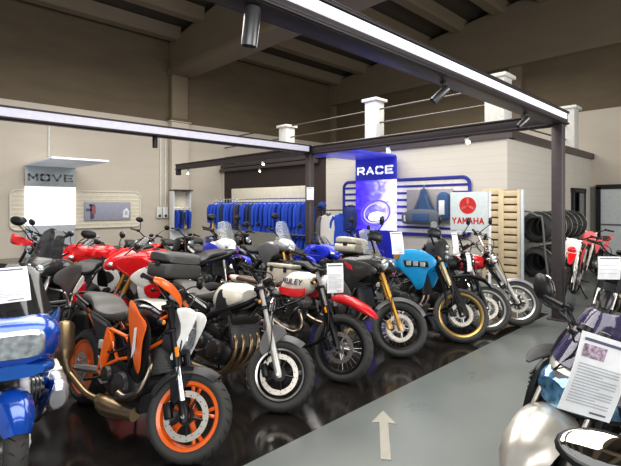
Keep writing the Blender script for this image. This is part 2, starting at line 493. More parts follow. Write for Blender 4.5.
    def bars(s, W=.4, rise=.1, back=.1, up=.05, m=SATIN, mirrors=True, guards=None, mr=.075, mh=.2, mshape=(.085, .02, .055), levers=True, guard_lens=None, clip=False, glass=True, mout=.0, mset=(-1, 1)):
        t = s.top(0, 0, up)
        P = lambda x, y, z: t + V((x, y, z))
        if clip:
            mb = MB()
            mb.tube([P(.03, -.11, -.08), P(.03, .11, -.08)], .012, 8)
            for sd in (-1, 1): mb.tube([P(.03, sd*.1, -.08), P(-.02, sd*.18, -.09), P(-back, sd*W, -.12)], .011, 8)
        else:
            mb = MB().tube([P(-back, -W, rise), P(-back*.7, -W+.14, rise), P(0, -.12, .01), P(0, 0, 0), P(0, .12, .01), P(-back*.7, W-.14, rise), P(-back, W, rise)], .0115, 8, smooth=4)
        o = s.part('handlebar', mb, m, True)
        gz = -.12 if clip else rise
        for sd in (-1, 1):
            g0 = P(-back*.78, sd*(W-.12), gz); g1 = P(-back*1.02, sd*(W+.01), gz)
            s.part('grip', MB().tube([g0, g0*.95+g1*.05, g1*.95+g0*.05, g1], [.019, .016, .016, .02], 10), BLACK, True, o)
            s.part('switchgear', MB().box(g0 + V((.0, -sd*.03, 0)), (.05, .05, .05), None, .012), BLACK, True, o)
            if levers:
                s.part('lever', MB().tube([g0 + V((.03, -sd*.03, 0)), g0 + V((.075, -sd*.01, -.005)), g0 + V((.07, sd*.07, -.012)), g1 + V((.055, 0, -.01))], [.01, .008, .006, .007], 6, smooth=3), SATIN, True, o)
            if s.lod < 2:
                s.part('control_cable', MB().tube([g0 + V((.05, -sd*.04, 0)), P(.12, sd*.12, gz*.7+.02), P(.07, sd*.05, -.12), P(-.02, sd*.03, -.3)], .005, 5, smooth=5), BLACK, True, o)
            if guards:
                s.part('hand_guard', MB().body([(t.x-back-.0, t.z+gz-.05, t.z+gz+.05, .012, 2.5, sd*(W+.04)), (t.x-back+.06, t.z+gz-.06, t.z+gz+.06, .035, 2.5, sd*(W+.0)), (t.x+.05, t.z+gz-.05, t.z+gz+.055, .06, 2.5, sd*(W-.08)), (t.x+.055, t.z+gz-.04, t.z+gz+.045, .035, 2.5, sd*(W-.17)), (t.x+.03, t.z+gz-.015, t.z+gz+.015, .015, 2.5, sd*(W-.23))]), guards, True, o)
            if mirrors and sd in mset:
                b = P(-back*.55, sd*(W-.17), gz + .01); e = P(.03, sd*(W-.05+mout), gz + mh)
                mo = s.part('mirror', MB().tube([b, b*.6+e*.4+V((.02, 0, .02)), e + V((.01, 0, -.02))], [.008, .006, .006], 7, smooth=3).ell(e + V((0, sd*.02, .02)), (mshape[1]*1.3, mshape[0], mshape[2]), Matrix.Rotation(R(sd*8), 3, 'Z')), BLACK, True)
                if glass: s.part('mirror_glass', MB().ell(e + V((-.021, sd*.023, .02)), (.006, mshape[0]*.86, mshape[2]*.84), Matrix.Rotation(R(sd*8), 3, 'Z')), MIRROR, True, mo)
        return o
    def round_lamp(s, m=SATIN, r=.09, dx=.1, dz=-.1):
        c = s.top(dx, 0, dz)
        o = s.part('headlight', MB().lathe([(.005, -.11), (r*.45, -.1), (r*.8, -.06), (r, 0), (r, .03), (r*.93, .036)], c, (1, 0, 0), 24), m, True)
        s.part('headlight_lens', MB().lathe([(.002, .05), (r*.5, .046), (r*.93, .03)], c, (1, 0, 0), 24), LENS, True, o)
        s.part('headlight_ring', MB().lathe([(r*.9, .03), (r*1.02, .03), (r*1.02, .04), (r*.9, .044)], c, (1, 0, 0), 24, closed=True), CHROME, True, o)
        return o
    def gauges(s, m=BLACK, n=1, dx=.04, dz=.08):
        for i in range(n):
            c = s.top(dx, (i - (n-1)/2)*.1, dz)
            o = s.part('instrument_gauge', MB().disc(c, V((-.6, 0, .8)), .045, .04, 16), m, True)
            s.part('gauge_face', MB().disc(c + V((-.6, 0, .8))*.036, V((-.6, 0, .8)), .038, .006, 16), WHITE if n > 1 else DGREY, True, o)
    def indicators(s, front=True, z=None, y=.17, x=None, steer=None):
        st = front if steer is None else steer
        for sd in (-1, 1):
            c = s.top(.05, sd*y, -.12) if front and x is None else V((x if x is not None else -.25, sd*y, z or .78))
            o = s.part('turn_signal', MB().tube([c + V((0, -sd*.07, 0)), c], .007, 6).ell(c, (.03, .024, .022)), BLACK, st)
            s.part('amber_lens', MB().ell(c + V(((.014 if front else -.014), 0, 0)), (.02, .02, .018)), AMBER, st, o)
    def engine(s, kind='twin', m=ENG, cover=None, x=.68, z=.36, w=.17, header=TITAN, tilt=15, hw=.13):
        cover = cover or m
        o = s.part('engine', MB().body([(x-.3, z-.02, z+.14, w*.6, 4), (x-.22, z-.13, z+.17, w*.85, 4), (x, z-.16, z+.12, w, 4), (x+.2, z-.14, z+.1, w*.95, 4), (x+.27, z-.06, z+.04, w*.7, 4)]), m)
        for sd in (-1, 1):
            s.part('engine_cover', MB().lathe([(.002, sd*.045), (.06, sd*.042), (.09, sd*.03), (.1, 0)], V((x+.1, sd*w*.96, z-.01)), n=20).lathe([(.002, sd*.04), (.055, sd*.034), (.07, 0)], V((x-.13, sd*w*.9, z+.02)), n=18), cover, parent=o)
            bl = MB()
            for i in range(8):
                a = 2*PI*i/8; bl.disc(V((x+.1+.088*math.cos(a), sd*(w*.96+.02), z-.01+.088*math.sin(a))), (0, sd, 0), .007, .012, 6)
            s.part('cover_bolts', bl, STEEL, parent=o)
        def cyl(c, ang, wy, hh=.24, fins=6, wx=.2):
            M = Matrix.Rotation(R(ang), 3, 'Y'); up = M @ V((0, 0, 1)); mb = MB()
            mb.box(c + up*hh*.45, (wx*.84, wy*.9, hh), M, .02)
            for i in range(fins): mb.box(c + up*(.03 + (hh*.75)*i/fins), (wx, wy, .011), M, .004)
            s.part('cylinder', mb, m, parent=o)
            s.part('cylinder_head', MB().box(c + up*(hh + .02), (wx*.95, wy*.96, .1), M, .025), cover, parent=o)
        if s.lod < 2:
            s.part('oil_filter', MB().disc((x+.22, -.03, z-.08), (1, 0, 0), .036, .07, 14), SATIN, parent=o)
            s.part('sprocket_cover', MB().body([(x-.3, z-.04, z+.06, .02, 3, w*.9), (x-.22, z-.07, z+.1, .035, 3, w*.95), (x-.12, z-.05, z+.08, .03, 3, w*.95)], 12), ALU, parent=o)
            s.part('gearbox_shaft', MB().disc((x-.24, -w*.88, z+.05), (0, -1, 0), .028, .03, 12), STEEL, parent=o)
            fm = MB()
            for i in range(5): fm.box((x+.02+i*.03, -w*.9, z+.13), (.012, .03, .05), None, .003)
            s.part('cooling_fins', fm, m, parent=o)
        if kind == 'boxer':
            for sd in (-1, 1):
                mb = MB()
                for i in range(6): mb.box((x+.1, sd*(w+.02+i*.025), z+.02), (.17, .01, .16), None, .004)
                mb.tube([(x+.1, sd*w*.8, z+.02), (x+.1, sd*(w+.15), z+.02)], .07, 14)
                s.part('cylinder', mb, ALU, parent=o)
                s.part('cylinder_head', MB().ell((x+.1, sd*(w+.2), z+.02), (.11, .085, .1), n=16), SILVER2, parent=o)
        elif kind == 'vtwin':
            cyl(V((x+.06, 0, z+.1)), 28, .15, .26); cyl(V((x-.06, 0, z+.1)), -28, .15, .26)
        elif kind == 'single':
            cyl(V((x+.13, 0, z+.08)), tilt, .17, .25, 7)
        elif kind == 'aircool':
            cyl(V((x+.08, 0, z+.08)), 8, .22, .3, 11, .22)
        else:
            cyl(V((x+.13, 0, z+.06)), tilt, hw*2, .24, 4, .2)
        return o
    def pipe(s, pts, r, m=TITAN, name='exhaust_pipe', n=10, smooth=5, parent=None):
        return s.part(name, MB().tube(pts, r, n, smooth), m, parent=parent)
    def muffler(s, a, b, r=.055, m=STEEL, end=SATIN, flat=1.0):
        a, b = V(a), V(b); d = (b - a).normalized(); L = (b - a).length
        o = s.part('muffler', MB().lathe([(r*.4, -.04), (r*.55, 0), (r*.95, .05), (r, .08), (r, L-.05), (r*.92, L-.02), (r*.6, L)], a, d, 20, cap=True), m)
        s.part('muffler_tip', MB().lathe([(r*.45, L-.02), (r*.5, L+.015), (r*.42, L+.02), (r*.4, L-.02)], a, d, 16, closed=True), end, parent=o)
        return o
    def swingarm(s, m=ALU, px=.52, pz=.4, y=.12, r=(.026, .034)):
        mb = MB()
        for sd in (-1, 1):
            mb.tube([(0, sd*(s.wr/2+.035), s.Rr), (.2, sd*(s.wr/2+.035), s.Rr+.03), (px, sd*y, pz)], [r[0], r[1], r[1]], 8)
        mb.tube([(px, -y, pz), (px, y, pz)], .032, 10).tube([(px-.13, -y*.95, pz-.02), (px-.13, y*.95, pz-.02)], .024, 8)
        o = s.part('swingarm', mb, m)
        s.part('rear_axle', MB().tube([(0, -s.wr/2-.07, s.Rr), (0, s.wr/2+.07, s.Rr)], .014, 10), STEEL, parent=o)
        s.part('chain_guard', MB().box((.3, s.wr/2+.03, s.Rr+.09), (.3, .03, .02), Matrix.Rotation(R(-8), 3, 'Y'), .006), BLACK, parent=o)
        ch = MB().tube([(0, s.wr/2+.02, s.Rr+.09), (px+.04, s.wr/2+.02, pz+.05)], .009, 5).tube([(0, s.wr/2+.02, s.Rr-.09), (px+.04, s.wr/2+.02, pz-.05)], .009, 5)
        s.part('drive_chain', ch, STEEL)
        s.part('rear_sprocket', MB().lathe([(.03, 0), (.095, 0), (.095, .006), (.03, .006)], V((0, s.wr/2+.016, s.Rr)), n=28, closed=True), STEEL)
    def frame(s, m=SATIN, kind='perimeter', px=.5, pz=.42, hx=None, tail=True, tz=.78):
        h = s.p0 + s.u * (s.L - .1); mb = MB()
        if kind == 'trellis':
            for sd in (-1, 1):
                A = h + V((-.02, sd*.03, .03)); Bq = h + V((.03, sd*.03, -.12)); y = sd*.145
                P1 = V((.78, y, .72)); P2 = V((.5, y, .74)); P3 = V((.47, y, .42)); P4 = V((.7, y, .53)); P5 = V((.92, y*.9, .6))
                for a, b in ((A, P1), (P1, P2), (Bq, P5), (P5, P4), (P4, P3), (P2, P4), (P1, P5)):
                    mb.tube([a, b], .0135, 8)
                mb.tube([P2, P3], [.02, .03], 8)
                mb.prism([(.44, .38), (.51, .37), (.54, .5), (.6, .66), (.56, .72), (.48, .6)], sd*.13, sd*.165, .006)
        elif kind == 'perimeter':
            for sd in (-1, 1):
                mb.tube([h + V((-.02, sd*.035, .02)), h + V((-.12, sd*.13, -.06)), (.66, sd*.155, .66), (px, sd*.14, pz+.06), (px, sd*.12, pz-.08)], [.03, .035, .034, .036, .03], 8, smooth=4)
        else:   # cradle of tubes
            for sd in (-1, 1):
                mb.tube([h + V((0, sd*.02, -.06)), (s.p0.x-.12, sd*.11, .42), (.86, sd*.13, .2), (.55, sd*.13, .2), (px-.03, sd*.13, pz)], .017, 8, smooth=4)
                mb.tube([h + V((0, sd*.02, .02)), (.75, sd*.09, .76), (px-.02, sd*.12, .7), (px-.03, sd*.13, pz)], .017, 8, smooth=4)
        mb.tube([s.p0 + s.u*(s.L-.19), s.p0 + s.u*(s.L-.02)], .034, 12)
        o = s.part('frame', mb, m)
        if tail:
            sf = MB()
            for sd in (-1, 1):
                sf.tube([(px+.05, sd*.12, .72), (.2, sd*.12, tz), (-.15, sd*.09, tz+.04)], .013, 7).tube([(px, sd*.12, pz+.1), (.1, sd*.12, tz-.01)], .012, 7)
            sf.tube([(-.15, -.09, tz+.04), (-.15, .09, tz+.04)], .013, 7)
            s.part('rear_subframe', sf, m)
        for sd in (-1, 1):
            s.part('footpeg', MB().tube([(px, sd*.13, .36), (px-.01, sd*.2, .35), (px-.01, sd*.28, .35)], [.012, .011, .013], 7), SATIN)
        if s.lod < 2:
            for sd in (-1, 1):
                s.part('footrest_bracket', MB().prism([(px-.1, .5), (px+.05, .46), (px+.04, .33), (px-.04, .34)], sd*.135, sd*.15, .004), ALU)
                s.part('foot_pedal', MB().tube([(px-.02, sd*.16, .34), (px+.08, sd*.18, .33), (px+.17, sd*.19, .36), (px+.18, sd*.24, .365)], .009, 6), ALU)
            for k, (x_, z_) in enumerate(((.6, .6), (.72, .66), (.5, .56))): s.part('wiring_loom', MB().tube([(x_, -.13, z_+.08), (x_+.08, -.16, z_), (x_+.2, -.15, z_+.04), (x_+.32, -.12, z_+.1)], .008, 5, smooth=4), BLACK)
            s.part('coolant_hose', MB().tube([(1.0, -.1, .68), (.96, -.17, .62), (.9, -.16, .52), (.84, -.12, .5)], .016, 8, smooth=4), BLACK)
            s.part('reservoir', MB().box((px-.06, -.15, .6), (.05, .045, .07), None, .01), mat('milky plastic', (.5, .48, .42), .5))
        g = math.tan(s.lean)
        s.part('side_stand', MB().tube([(px+.05, .12, .3), (px-.02, .2, .14), (px-.06, .27, .27*g+.012)], .012, 7).disc((px-.06, .27, .27*g+.004), (0, -math.sin(s.lean), math.cos(s.lean)), .03, .008, 10), SATIN)
        return o
    def radiator(s, x=1.0, z=.58, w=.15, h=.26, tilt=-20):
        M = Matrix.Rotation(R(tilt), 3, 'Y'); mb = MB().box((x, 0, z), (.03, w*2, h), M, .004)
        o = s.part('radiator', mb, DGREY)
        f = MB()
        for i in range(12): f.box(V((x, 0, z)) + M @ V((.017, 0, (i-5.5)*h/13)), (.004, w*1.9, h/30), M)
        s.part('radiator_fins', f, BLACK, parent=o)
    def shock(s, m=BLACK, spring=SATIN):
        s.part('shock_absorber', MB().tube([(.36, 0, .42), (.46, 0, .72)], .02, 8), m)
        pts = [V((.36, 0, .45)).lerp(V((.45, 0, .7)), i/48) + V((math.cos(i*.85)*.035, math.sin(i*.85)*.035, 0)) for i in range(49)]
        s.part('shock_spring', MB().tube(pts, .006, 5), spring)
    def twinshock(s, m=CHROME):
        for sd in (-1, 1):
            a, b = V((.03, sd*.16, s.Rr+.04)), V((.16, sd*.15, s.Rr+.38))
            o = s.part('shock_absorber', MB().tube([a, b], .014, 8), m)
            d = b - a; ax = d.normalized(); e1 = V((0, 1, 0)); e2 = ax.cross(e1)
            pts = [a + d*(.1+.75*i/60) + (e1*math.cos(i*.95) + e2*math.sin(i*.95))*.026 for i in range(61)]
            s.part('shock_spring', MB().tube(pts, .005, 5), BLACK, parent=o)
    def tank(s, m, x0=.55, x1=1.06, z0=.74, z1=1.0, w=.15, cap=True, round_=2.6, front=.82):
        h = z1 - z0; L = x1 - x0
        o = s.part('fuel_tank', MB().body([(x0, z0+.02, z0+h*.45, w*.42, 2.4), (x0+L*.1, z0, z0+h*.66, w*.6, round_), (x0+L*.32, z0-.01, z0+h*.93, w*.86, round_), (x0+L*.6, z0, z1, w, round_), (x0+L*.85, z0+.04, z0+h*.97, w*front, round_), (x1, z0+h*.3, z0+h*.82, w*front*.65, 2.4)], 24, 5), m)
        if cap: s.part('fuel_cap', MB().disc((x0+L*.6, 0, z1-.006), (0, 0, 1), .045, .014, 18), SATIN, parent=o)
        return o
    def seat(s, m, x0=-.05, x1=.62, z=.82, w=.13, step=.05, th=.07, pill=True):
        L = x1 - x0
        if pill: st = [(x0, z+step, z+step+th*.55, w*.55, 3), (x0+L*.08, z+step-.01, z+step+th, w*.78, 3), (x0+L*.36, z+step*.8-.01, z+step*.9+th*.95, w*.95, 3), (x0+L*.52, z-.01, z+th*.9, w*1.05, 3), (x0+L*.75, z-.02, z+th*.72, w*.95, 3), (x0+L*.95, z, z+th*1.1, w*.62, 3), (x1, z+.03, z+th*1.25, w*.45, 3)]
        else: st = [(x0, z+step, z+step+th*.5, w*.6, 3), (x0+L*.1, z+step*.7, z+step+th*.9, w*.9, 3), (x0+L*.5, z, z+th*.8, w*1.05, 3), (x0+L*.9, z, z+th*.95, w*.7, 3), (x1, z+.02, z+th*1.0, w*.5, 3)]
        return s.part('seat', MB().body(st, 20, 5), m)
    def tail(s, m, x0=-.28, x1=.3, z=.84, w=.1, up=.06, lamp=True):
        o = s.part('tail_fairing', MB().body([(x0, z+up-.01, z+up+.025, w*.4, 3), (x0+.08, z+up-.05, z+up+.03, w*.75, 3), (x0+.3, z-.03, z+up*.5+.02, w*1.1, 3), (x1, z-.06, z-.005, w*1.15, 3)]), m)
        if lamp: s.part('tail_light', MB().box((x0-.008, 0, z+up-.005), (.03, w*.9, .04), None, .01), TAILR)
        return o
    def plate_hanger(s, x=-.24, z=.84, m=BLACK):
        s.part('rear_fender', MB().body([(x-.13, z-.32, z-.305, .075, 4), (x-.09, z-.25, z-.22, .08, 4), (x-.02, z-.1, z-.05, .06, 4), (x+.1, z-.03, z, .07, 4)]), m)
    def rear_hugger(s, m=BLACK):
        rings = []
        for i in range(9):
            a = R(50 + 80*i/8); rad = s.Rr + .025
            ring = [V((math.cos(a)*rad, q*s.wr*.5, s.Rr + math.sin(a)*(rad - .03*abs(q)**2))) for q in (-1, -.5, 0, .5, 1)]
            ring += [V((math.cos(a)*(rad-.008), q*s.wr*.49, s.Rr + math.sin(a)*(rad-.008 - .03*abs(q)**2))) for q in (1, .5, 0, -.5, -1)]
            rings.append(ring)
        s.part('rear_hugger', MB().loft(rings), m)
    def side_panels(s, name, poly, y, m, both=True, thick=.012, kx=0., kz=0., smooth=3, steer=False, tilt=0., tz=0., parent=None):
        out = []
        for sd in ((-1, 1) if both else (-1,)):
            out.append(s.part(name, MB().panel(poly, y, sd, thick, kx, kz, smooth, tilt, tz), m, steer, parent))
        return out
    def screen(s, m, x=.0, z=1.0, w=.2, h=.36, rake=35, curve=.12, steer=False, base=None, taper=.7, n=9):
        """curved windscreen; lower edge centre at (x,z)"""
        dx = -math.sin(R(rake)); dz = math.cos(R(rake)); rings = []
        for i in range(n + 1):
            t = i / n; ww = w * (1 + (taper-1)*t) * (1 if t < .85 else math.sqrt(max(0, 1 - ((t-.85)/.17)**2)))
            ring = []
            for j in range(11):
                q = -1 + 2*j/10
                ring.append(V((x + dx*h*t - curve*q*q*(ww/w), q*ww, z + dz*h*t)))
            for j in range(10, -1, -1):
                q = -1 + 2*j/10
                ring.append(V((x - .006 + dx*h*t - curve*q*q*(ww/w), q*ww*.985, z + dz*h*t)))
            rings.append(ring)
        return s.part('windscreen', MB().loft(rings), m, steer)
    def crash_bars(s, m=STEEL, x=.95, z=.5, w=.26):
        for sd in (-1, 1):
            s.part('crash_bar', MB().tube([(x+.06, sd*.06, z+.24), (x+.02, sd*w*.8, z+.2), (x-.02, sd*w, z+.02), (x-.1, sd*w*.8, z-.16), (x-.2, sd*.12, z-.24)], .0125, 8, smooth=5).tube([(x-.02, sd*w, z+.02), (x-.28, sd*.16, z+.12)], .0125, 8), m)
    def rack(s, m=SATIN, x=-.2, z=.93, w=.12):
        mb = MB()
        for sd in (-1, 1): mb.tube([(x+.3, sd*w, z-.03), (x-.12, sd*w, z+.005)], .009, 6).tube([(x+.15, sd*w, z-.02), (x+.2, sd*.11, z-.13)], .009, 6)
        for dx in (-.12, 0, .12): mb.tube([(x+dx, -w, z), (x+dx, w, z)], .008, 6)
        s.part('rear_rack', mb, m)
    def top_case(s, m=CASE, x=-.22, z=.95, sx=.38, sy=.25, h=.3, lid=None):
        o = s.part('top_case', MB().body([(x-sx/2, z+.03, z+h*.55, sy*.8, 5), (x-sx/2+.03, z, z+h*.56, sy*.97, 6), (x, z, z+h*.56, sy, 6), (x+sx/2-.03, z, z+h*.56, sy*.97, 6), (x+sx/2, z+.03, z+h*.55, sy*.85, 5)], 24), m)
        s.part('case_lid', MB().body([(x-sx/2+.005, z+h*.58, z+h*.85, sy*.8, 4), (x-sx/2+.05, z+h*.57, z+h*.97, sy*.97, 5), (x, z+h*.57, z+h, sy, 5), (x+sx/2-.05, z+h*.57, z+h*.95, sy*.95, 5), (x+sx/2-.005, z+h*.58, z+h*.82, sy*.8, 4)], 24), lid or m, parent=o)
        s.part('case_latch', MB().box((x-sx/2-.002, 0, z+h*.52), (.02, .08, .06), None, .006).box((x+sx*.1, -sy, z+h*.52), (.07, .015, .05), None, .005), BLACK, parent=o)
    def pannier(s, m=ALUCASE, sides=(-1, 1), x=-.05, z=.52, sx=.42, h=.34, d=.2, y=.17, lid=BLACK):
        for sd in sides:
            o = s.part('pannier', MB().box((x, sd*(y + d/2), z + h*.42), (sx, d, h*.84), None, .025), m)
            s.part('pannier_lid', MB().box((x, sd*(y + d/2), z + h*.92), (sx+.008, d+.008, h*.16), None, .02), m, parent=o)
            s.part('pannier_latch', MB().box((x-sx*.28, sd*(y+d+.006), z+h*.8), (.05, .012, .07), None, .004).box((x+sx*.28, sd*(y+d+.006), z+h*.8), (.05, .012, .07), None, .004), lid, parent=o)
def bworld(b, p, steer=False):
    p = V(p)
    if steer: p = b.S @ p
    M = Matrix.Translation(b.root.location) @ b.root.rotation_euler.to_matrix().to_4x4()
    return M @ p

def sheet(c, right, up, w, h, label, photo=True, group=None, lines=9, logo=True):
    """printed paper sheet; centre c, page axes right/up (world)"""
    right = V(right).normalized(); nrm = right.cross(V(up)).normalized(); up = nrm.cross(right)
    t = thing('price_sheet', label, 'paper', c, (0, 0, 0), group)
    M = frame3(right, up, nrm)
    mb = MB(); vs = []; n = 8
    rings = []
    for i in range(n + 1):
        v = -h/2 + h*i/n; bow = .012*math.cos(PI*v/h)
        rings.append([V((-w/2, v, bow)), V((w/2, v, bow)), V((w/2, v, bow-.0015)), V((-w/2, v, bow-.0015))])
    mb.loft(rings).xf(M).build('paper', PAPER, t)
    z = .0165; pr = MB()
    for i in range(lines):
        y = h*(.12 - .52*i/lines); ln = w*(.78 if i % 4 != 3 else .5)
        pr.box((-w*.42 + ln/2, y, z - .012 + .012*math.cos(PI*y/h)), (ln, h*.014, .001))
    pr.xf(M).build('printed_lines', INK, t)
    MB().box((0, h*.42, .0065), (w*.84, h*.035, .001)).xf(M).build('printed_heading', INKD, t)
    if photo: MB().box((-w*.2, h*.285, .0115), (w*.42, h*.16, .001)).xf(M).build('printed_picture', INKP, t)
    if logo: MB().box((w*.22, -h*.44, .006), (w*.3, h*.022, .001)).xf(M).build('printed_logo', INKD, t)
    return t

ROW = 'motorcycles parked in the front row'
HD = -83
# ---------------- blue tourer, far left of the front row
b = Bike('blue fully faired touring motorcycle at the left edge, facing the camera', (.545, 3.16), -93, wb=1.48, Rf=.305, wf=.125, steer=0, lean=4, off=.06, rake=26, head_z=.98, spread=.085, group=ROW)
b.wheel(1, 'cast5', ALU, RUBBERG, discs=2); b.wheel(0, 'cast5', ALU)
b.fork('conv', CWHITE, CWHITE, ALU)
b.fender(BLUEM, 33, 172, .03, .105)
b.swingarm(); b.frame(SATIN, 'perimeter'); b.shock()
b.engine('boxer', ENG, ALU, x=.8, z=.42, w=.15)
for sd in (-1, 1):
    b.pipe([(.98, sd*.3, .4), (1.04, sd*.26, .3), (.9, sd*.2, .2), (.5, sd*.14, .22), (.2, sd*.14, .26)], .022, TITAN)
b.muffler((.25, -.17, .3), (-.25, -.2, .4), .06, STEEL)
b.tank(BLUEM, .5, 1.02, .74, 1.0, .17)
b.seat(SEATB, -.15, .55, .8, .15, .04)
b.tail(BLUEM, -.4, .3, .82, .13)
# nose with wide lamp
o = b.part('front_fairing', MB().body([(.98, .68, 1.03, .29, 2.8), (1.12, .7, 1.05, .3, 2.8), (1.26, .72, 1.045, .285, 2.8), (1.36, .74, 1.02, .25, 2.6), (1.44, .775, .97, .17, 2.4)], 28, 5), BLUEM)
b.part('nose_lip', MB().body([(1.2, .63, .76, .27, 3), (1.36, .66, .775, .24, 2.6), (1.47, .7, .78, .16, 2.4)], 24), BLUEM2, parent=o)
b.part('headlight', MB().body([(1.3, .8, .98, .17, 4), (1.425, .805, .98, .165, 4), (1.462, .82, .96, .14, 4)], 24), LENS)
b.side_panels('fairing_side', [(1.36, .97), (1.32, .76), (1.22, .57), (1.05, .47), (.78, .44), (.7, .56), (.78, .78), (.95, .99), (1.18, 1.06)], .31, BLUEM2, kx=.9, kz=.25, tilt=-.18, tz=.12)
b.side_panels('lower_fairing', [(1.22, .56), (1.16, .38), (1.02, .26), (.88, .3), (.86, .42), (1.0, .52)], .26, BLUEM, kx=.4, tz=.25)
for sd in (-1, 1): b.part('knee_bumper', MB().body([(.98, .36, .5, .05, 2.5, sd*.33), (1.08, .32, .53, .075, 2.5, sd*.335), (1.16, .36, .48, .05, 2.5, sd*.32)], 14), SILVER2)
b.screen(mat('dark tinted screen', (.03, .03, .03), .06, 0, .5, alpha=.9), 1.32, 1.0, .26, .44, 36, .17, taper=.6)
b.bars(.36, .08, .14, .02, mirrors=False); b.gauges(BLACK, 2, .1, .03)
b.indicators(False, .8, .17, -.3)
b.plate_hanger(-.34, .84)
TOURER = b
sheet(bworld(b, (1.235, -.07, 1.235)), (1, .0, 0), V((0, .58, 1)), .3, .24, 'white price sheet on the dark screen of the blue touring motorcycle', photo=False, lines=12)

# ---------------- orange and black naked
b = Bike('black and orange naked motorcycle with orange wheels and orange lattice frame', (1.50, 2.80), HD, wb=1.45, Rf=.302, Rr=.318, wf=.12, wr=.17, steer=33, lean=9, head_z=1.0, group=ROW, lod=0)
b.wheel(1, 'cast5', ORANGE, RUBBERG, disc_r=.16, discs=1); b.wheel(0, 'cast5', ORANGE, RUBBER, discs=1, disc_r=.12)
b.part('rear_wheel_web', MB().lathe([(.05, -.03), (.2, -.055), (.2, -.045), (.05, -.02)], V((0, 0, b.Rr)), n=36, closed=True), ORANGE)
b.fork('usd', SATIN, CHROME, SATIN)
b.part('fork_reflector', MB().box(b.leg(.42, -.135, .02), (.03, .012, .07), Matrix.Rotation(R(-25), 3, 'Y'), .006), AMBER, True)
b.fender(DGREY, 62, 165, .028, .095)
for sd in (-1, 1): b.part('fender_bracket', MB().panel([(1.35, .32), (1.4, .5), (1.42, .62), (1.33, .6), (1.26, .56), (1.3, .42)], .082, sd, .008, smooth=2), SATIN, True)
b.swingarm(ALU); b.frame(ORANGE, 'trellis', tz=.8); b.shock(ORANGE, WHITE)
b.engine('single', ENGD, ENG, x=.72, z=.38, w=.16, tilt=12); b.radiator(1.0, .6, .15, .26, -18)
b.pipe([(.93, -.05, .66), (1.04, -.08, .55), (1.03, -.13, .38), (.93, -.17, .31), (.86, -.2, .33)], .03, TITAN, 'header_pipe')
b.pipe([(1.0, -.12, .2), (.7, -.17, .19), (.56, -.18, .21)], [.05, .075, .04], BRONZE, 'collector_box', 14)
b.pipe([(.6, -.18, .2), (.42, -.21, .22), (.22, -.24, .3), (.16, -.265, .35), (.09, -.27, .44)], [.028, .026, .026, .03, .036], BRONZE)
b.muffler((.1, -.27, .41), (-.05, -.255, .7), .08, BRONZE)
b.part('belly_pan', MB().body([(.55, .17, .22, .12, 4), (.8, .13, .24, .15, 4), (1.02, .2, .34, .11, 4)]), BLACK)
b.tank(mat('black gloss paint', (.012, .012, .014), .2, 0, 1.0), .56, 1.06, .74, 1.0, .155)
b.part('tank_cover', MB().body([(.6, .95, .965, .05, 3), (.75, .985, 1.005, .09, 3), (.92, 1.0, 1.012, .1, 3), (1.06, .95, .965, .07, 3)]), SILVER)
b.side_panels('tank_shroud', [(.88, 1.0), (.97, 1.0), (1.06, .93), (1.14, .87), (1.1, .74), (1.07, .56), (1.02, .5), (.97, .64), (.92, .82)], .222, ORANGE, kx=.6, kz=.25, tz=.12)
b.side_panels('shroud_insert', [(1.0, .93), (1.12, .88), (1.15, .74), (1.1, .52), (1.0, .42), (.86, .46), (.84, .7), (.9, .86)], .185, BLACK, kx=.6, kz=.2, tz=.12)
b.side_panels('shroud_stripe', [(1.02, .83), (1.045, .84), (1.06, .68), (1.03, .62)], .236, WHITE, smooth=1, thick=.006)
b.side_panels('side_panel', [(.16, .83), (.5, .79), (.54, .7), (.44, .56), (.34, .62), (.24, .74)], .155, DGREY, kx=.2, tz=.1)
b.side_panels('side_panel_trim', [(.2, .815), (.5, .77), (.51, .745), (.22, .79)], .166, GREY, smooth=1, thick=.004)
b.seat(mat('warm grey seat vinyl', (.07, .066, .06), .5, bump=.05, scale=150), -.14, .62, .80, .15, .075, .085)
b.tail(BLACK, -.34, .1, .82, .11, .03); b.plate_hanger(-.3, .8)
b.part('tail_grip', MB().tube([(.1, -.14, .86), (-.2, -.12, .92), (-.26, 0, .93), (-.2, .12, .92), (.1, .14, .86)], .014, 8, smooth=4), SATIN)
b.bars(.4, .1, .08, .05, mirrors=True, mset=(1,), mh=.1, guards=None)
t = b.top(.02, 0, .16)
b.part('hand_guard', MB().body([(t.x-.02, t.z-.04, t.z-.0, .012, 2.5, -.39), (t.x+.03, t.z-.06, t.z-.0, .022, 2.5, -.36), (t.x+.08, t.z-.09, t.z-.025, .022, 2.5, -.28), (t.x+.11, t.z-.13, t.z-.075, .014, 2.5, -.19), (t.x+.115, t.z-.16, t.z-.12, .008, 2.5, -.14)]), ORANGE, True)
x = b.top().x
b.part('battery_box', MB().box((.62, 0, .62), (.26, .22, .2), None, .02), BLACK)
o = b.part('headlight_mask', MB().body([(x+.05, .68, .98, .1, 3), (x+.14, .66, 1.0, .12, 3), (x+.2, .68, .94, .105, 3)], 20), DGREY, True)
b.part('headlight_lens', MB().body([(x+.18, .7, .9, .095, 3), (x+.225, .72, .87, .075, 3)], 20), LENS, True, o)
for sd in (-1, 1): b.part('mask_side', MB().panel([(x+.1, .98), (x+.2, 1.0), (x+.26, .95), (x+.235, .8), (x+.2, .66), (x+.15, .64), (x+.18, .8), (x+.14, .92)], .118, sd, .012, smooth=3), WHITE, True, o)
b.gauges(BLACK, 1, .06, .1); b.indicators(True, y=.2)
b.indicators(False, .78, .14, -.33)

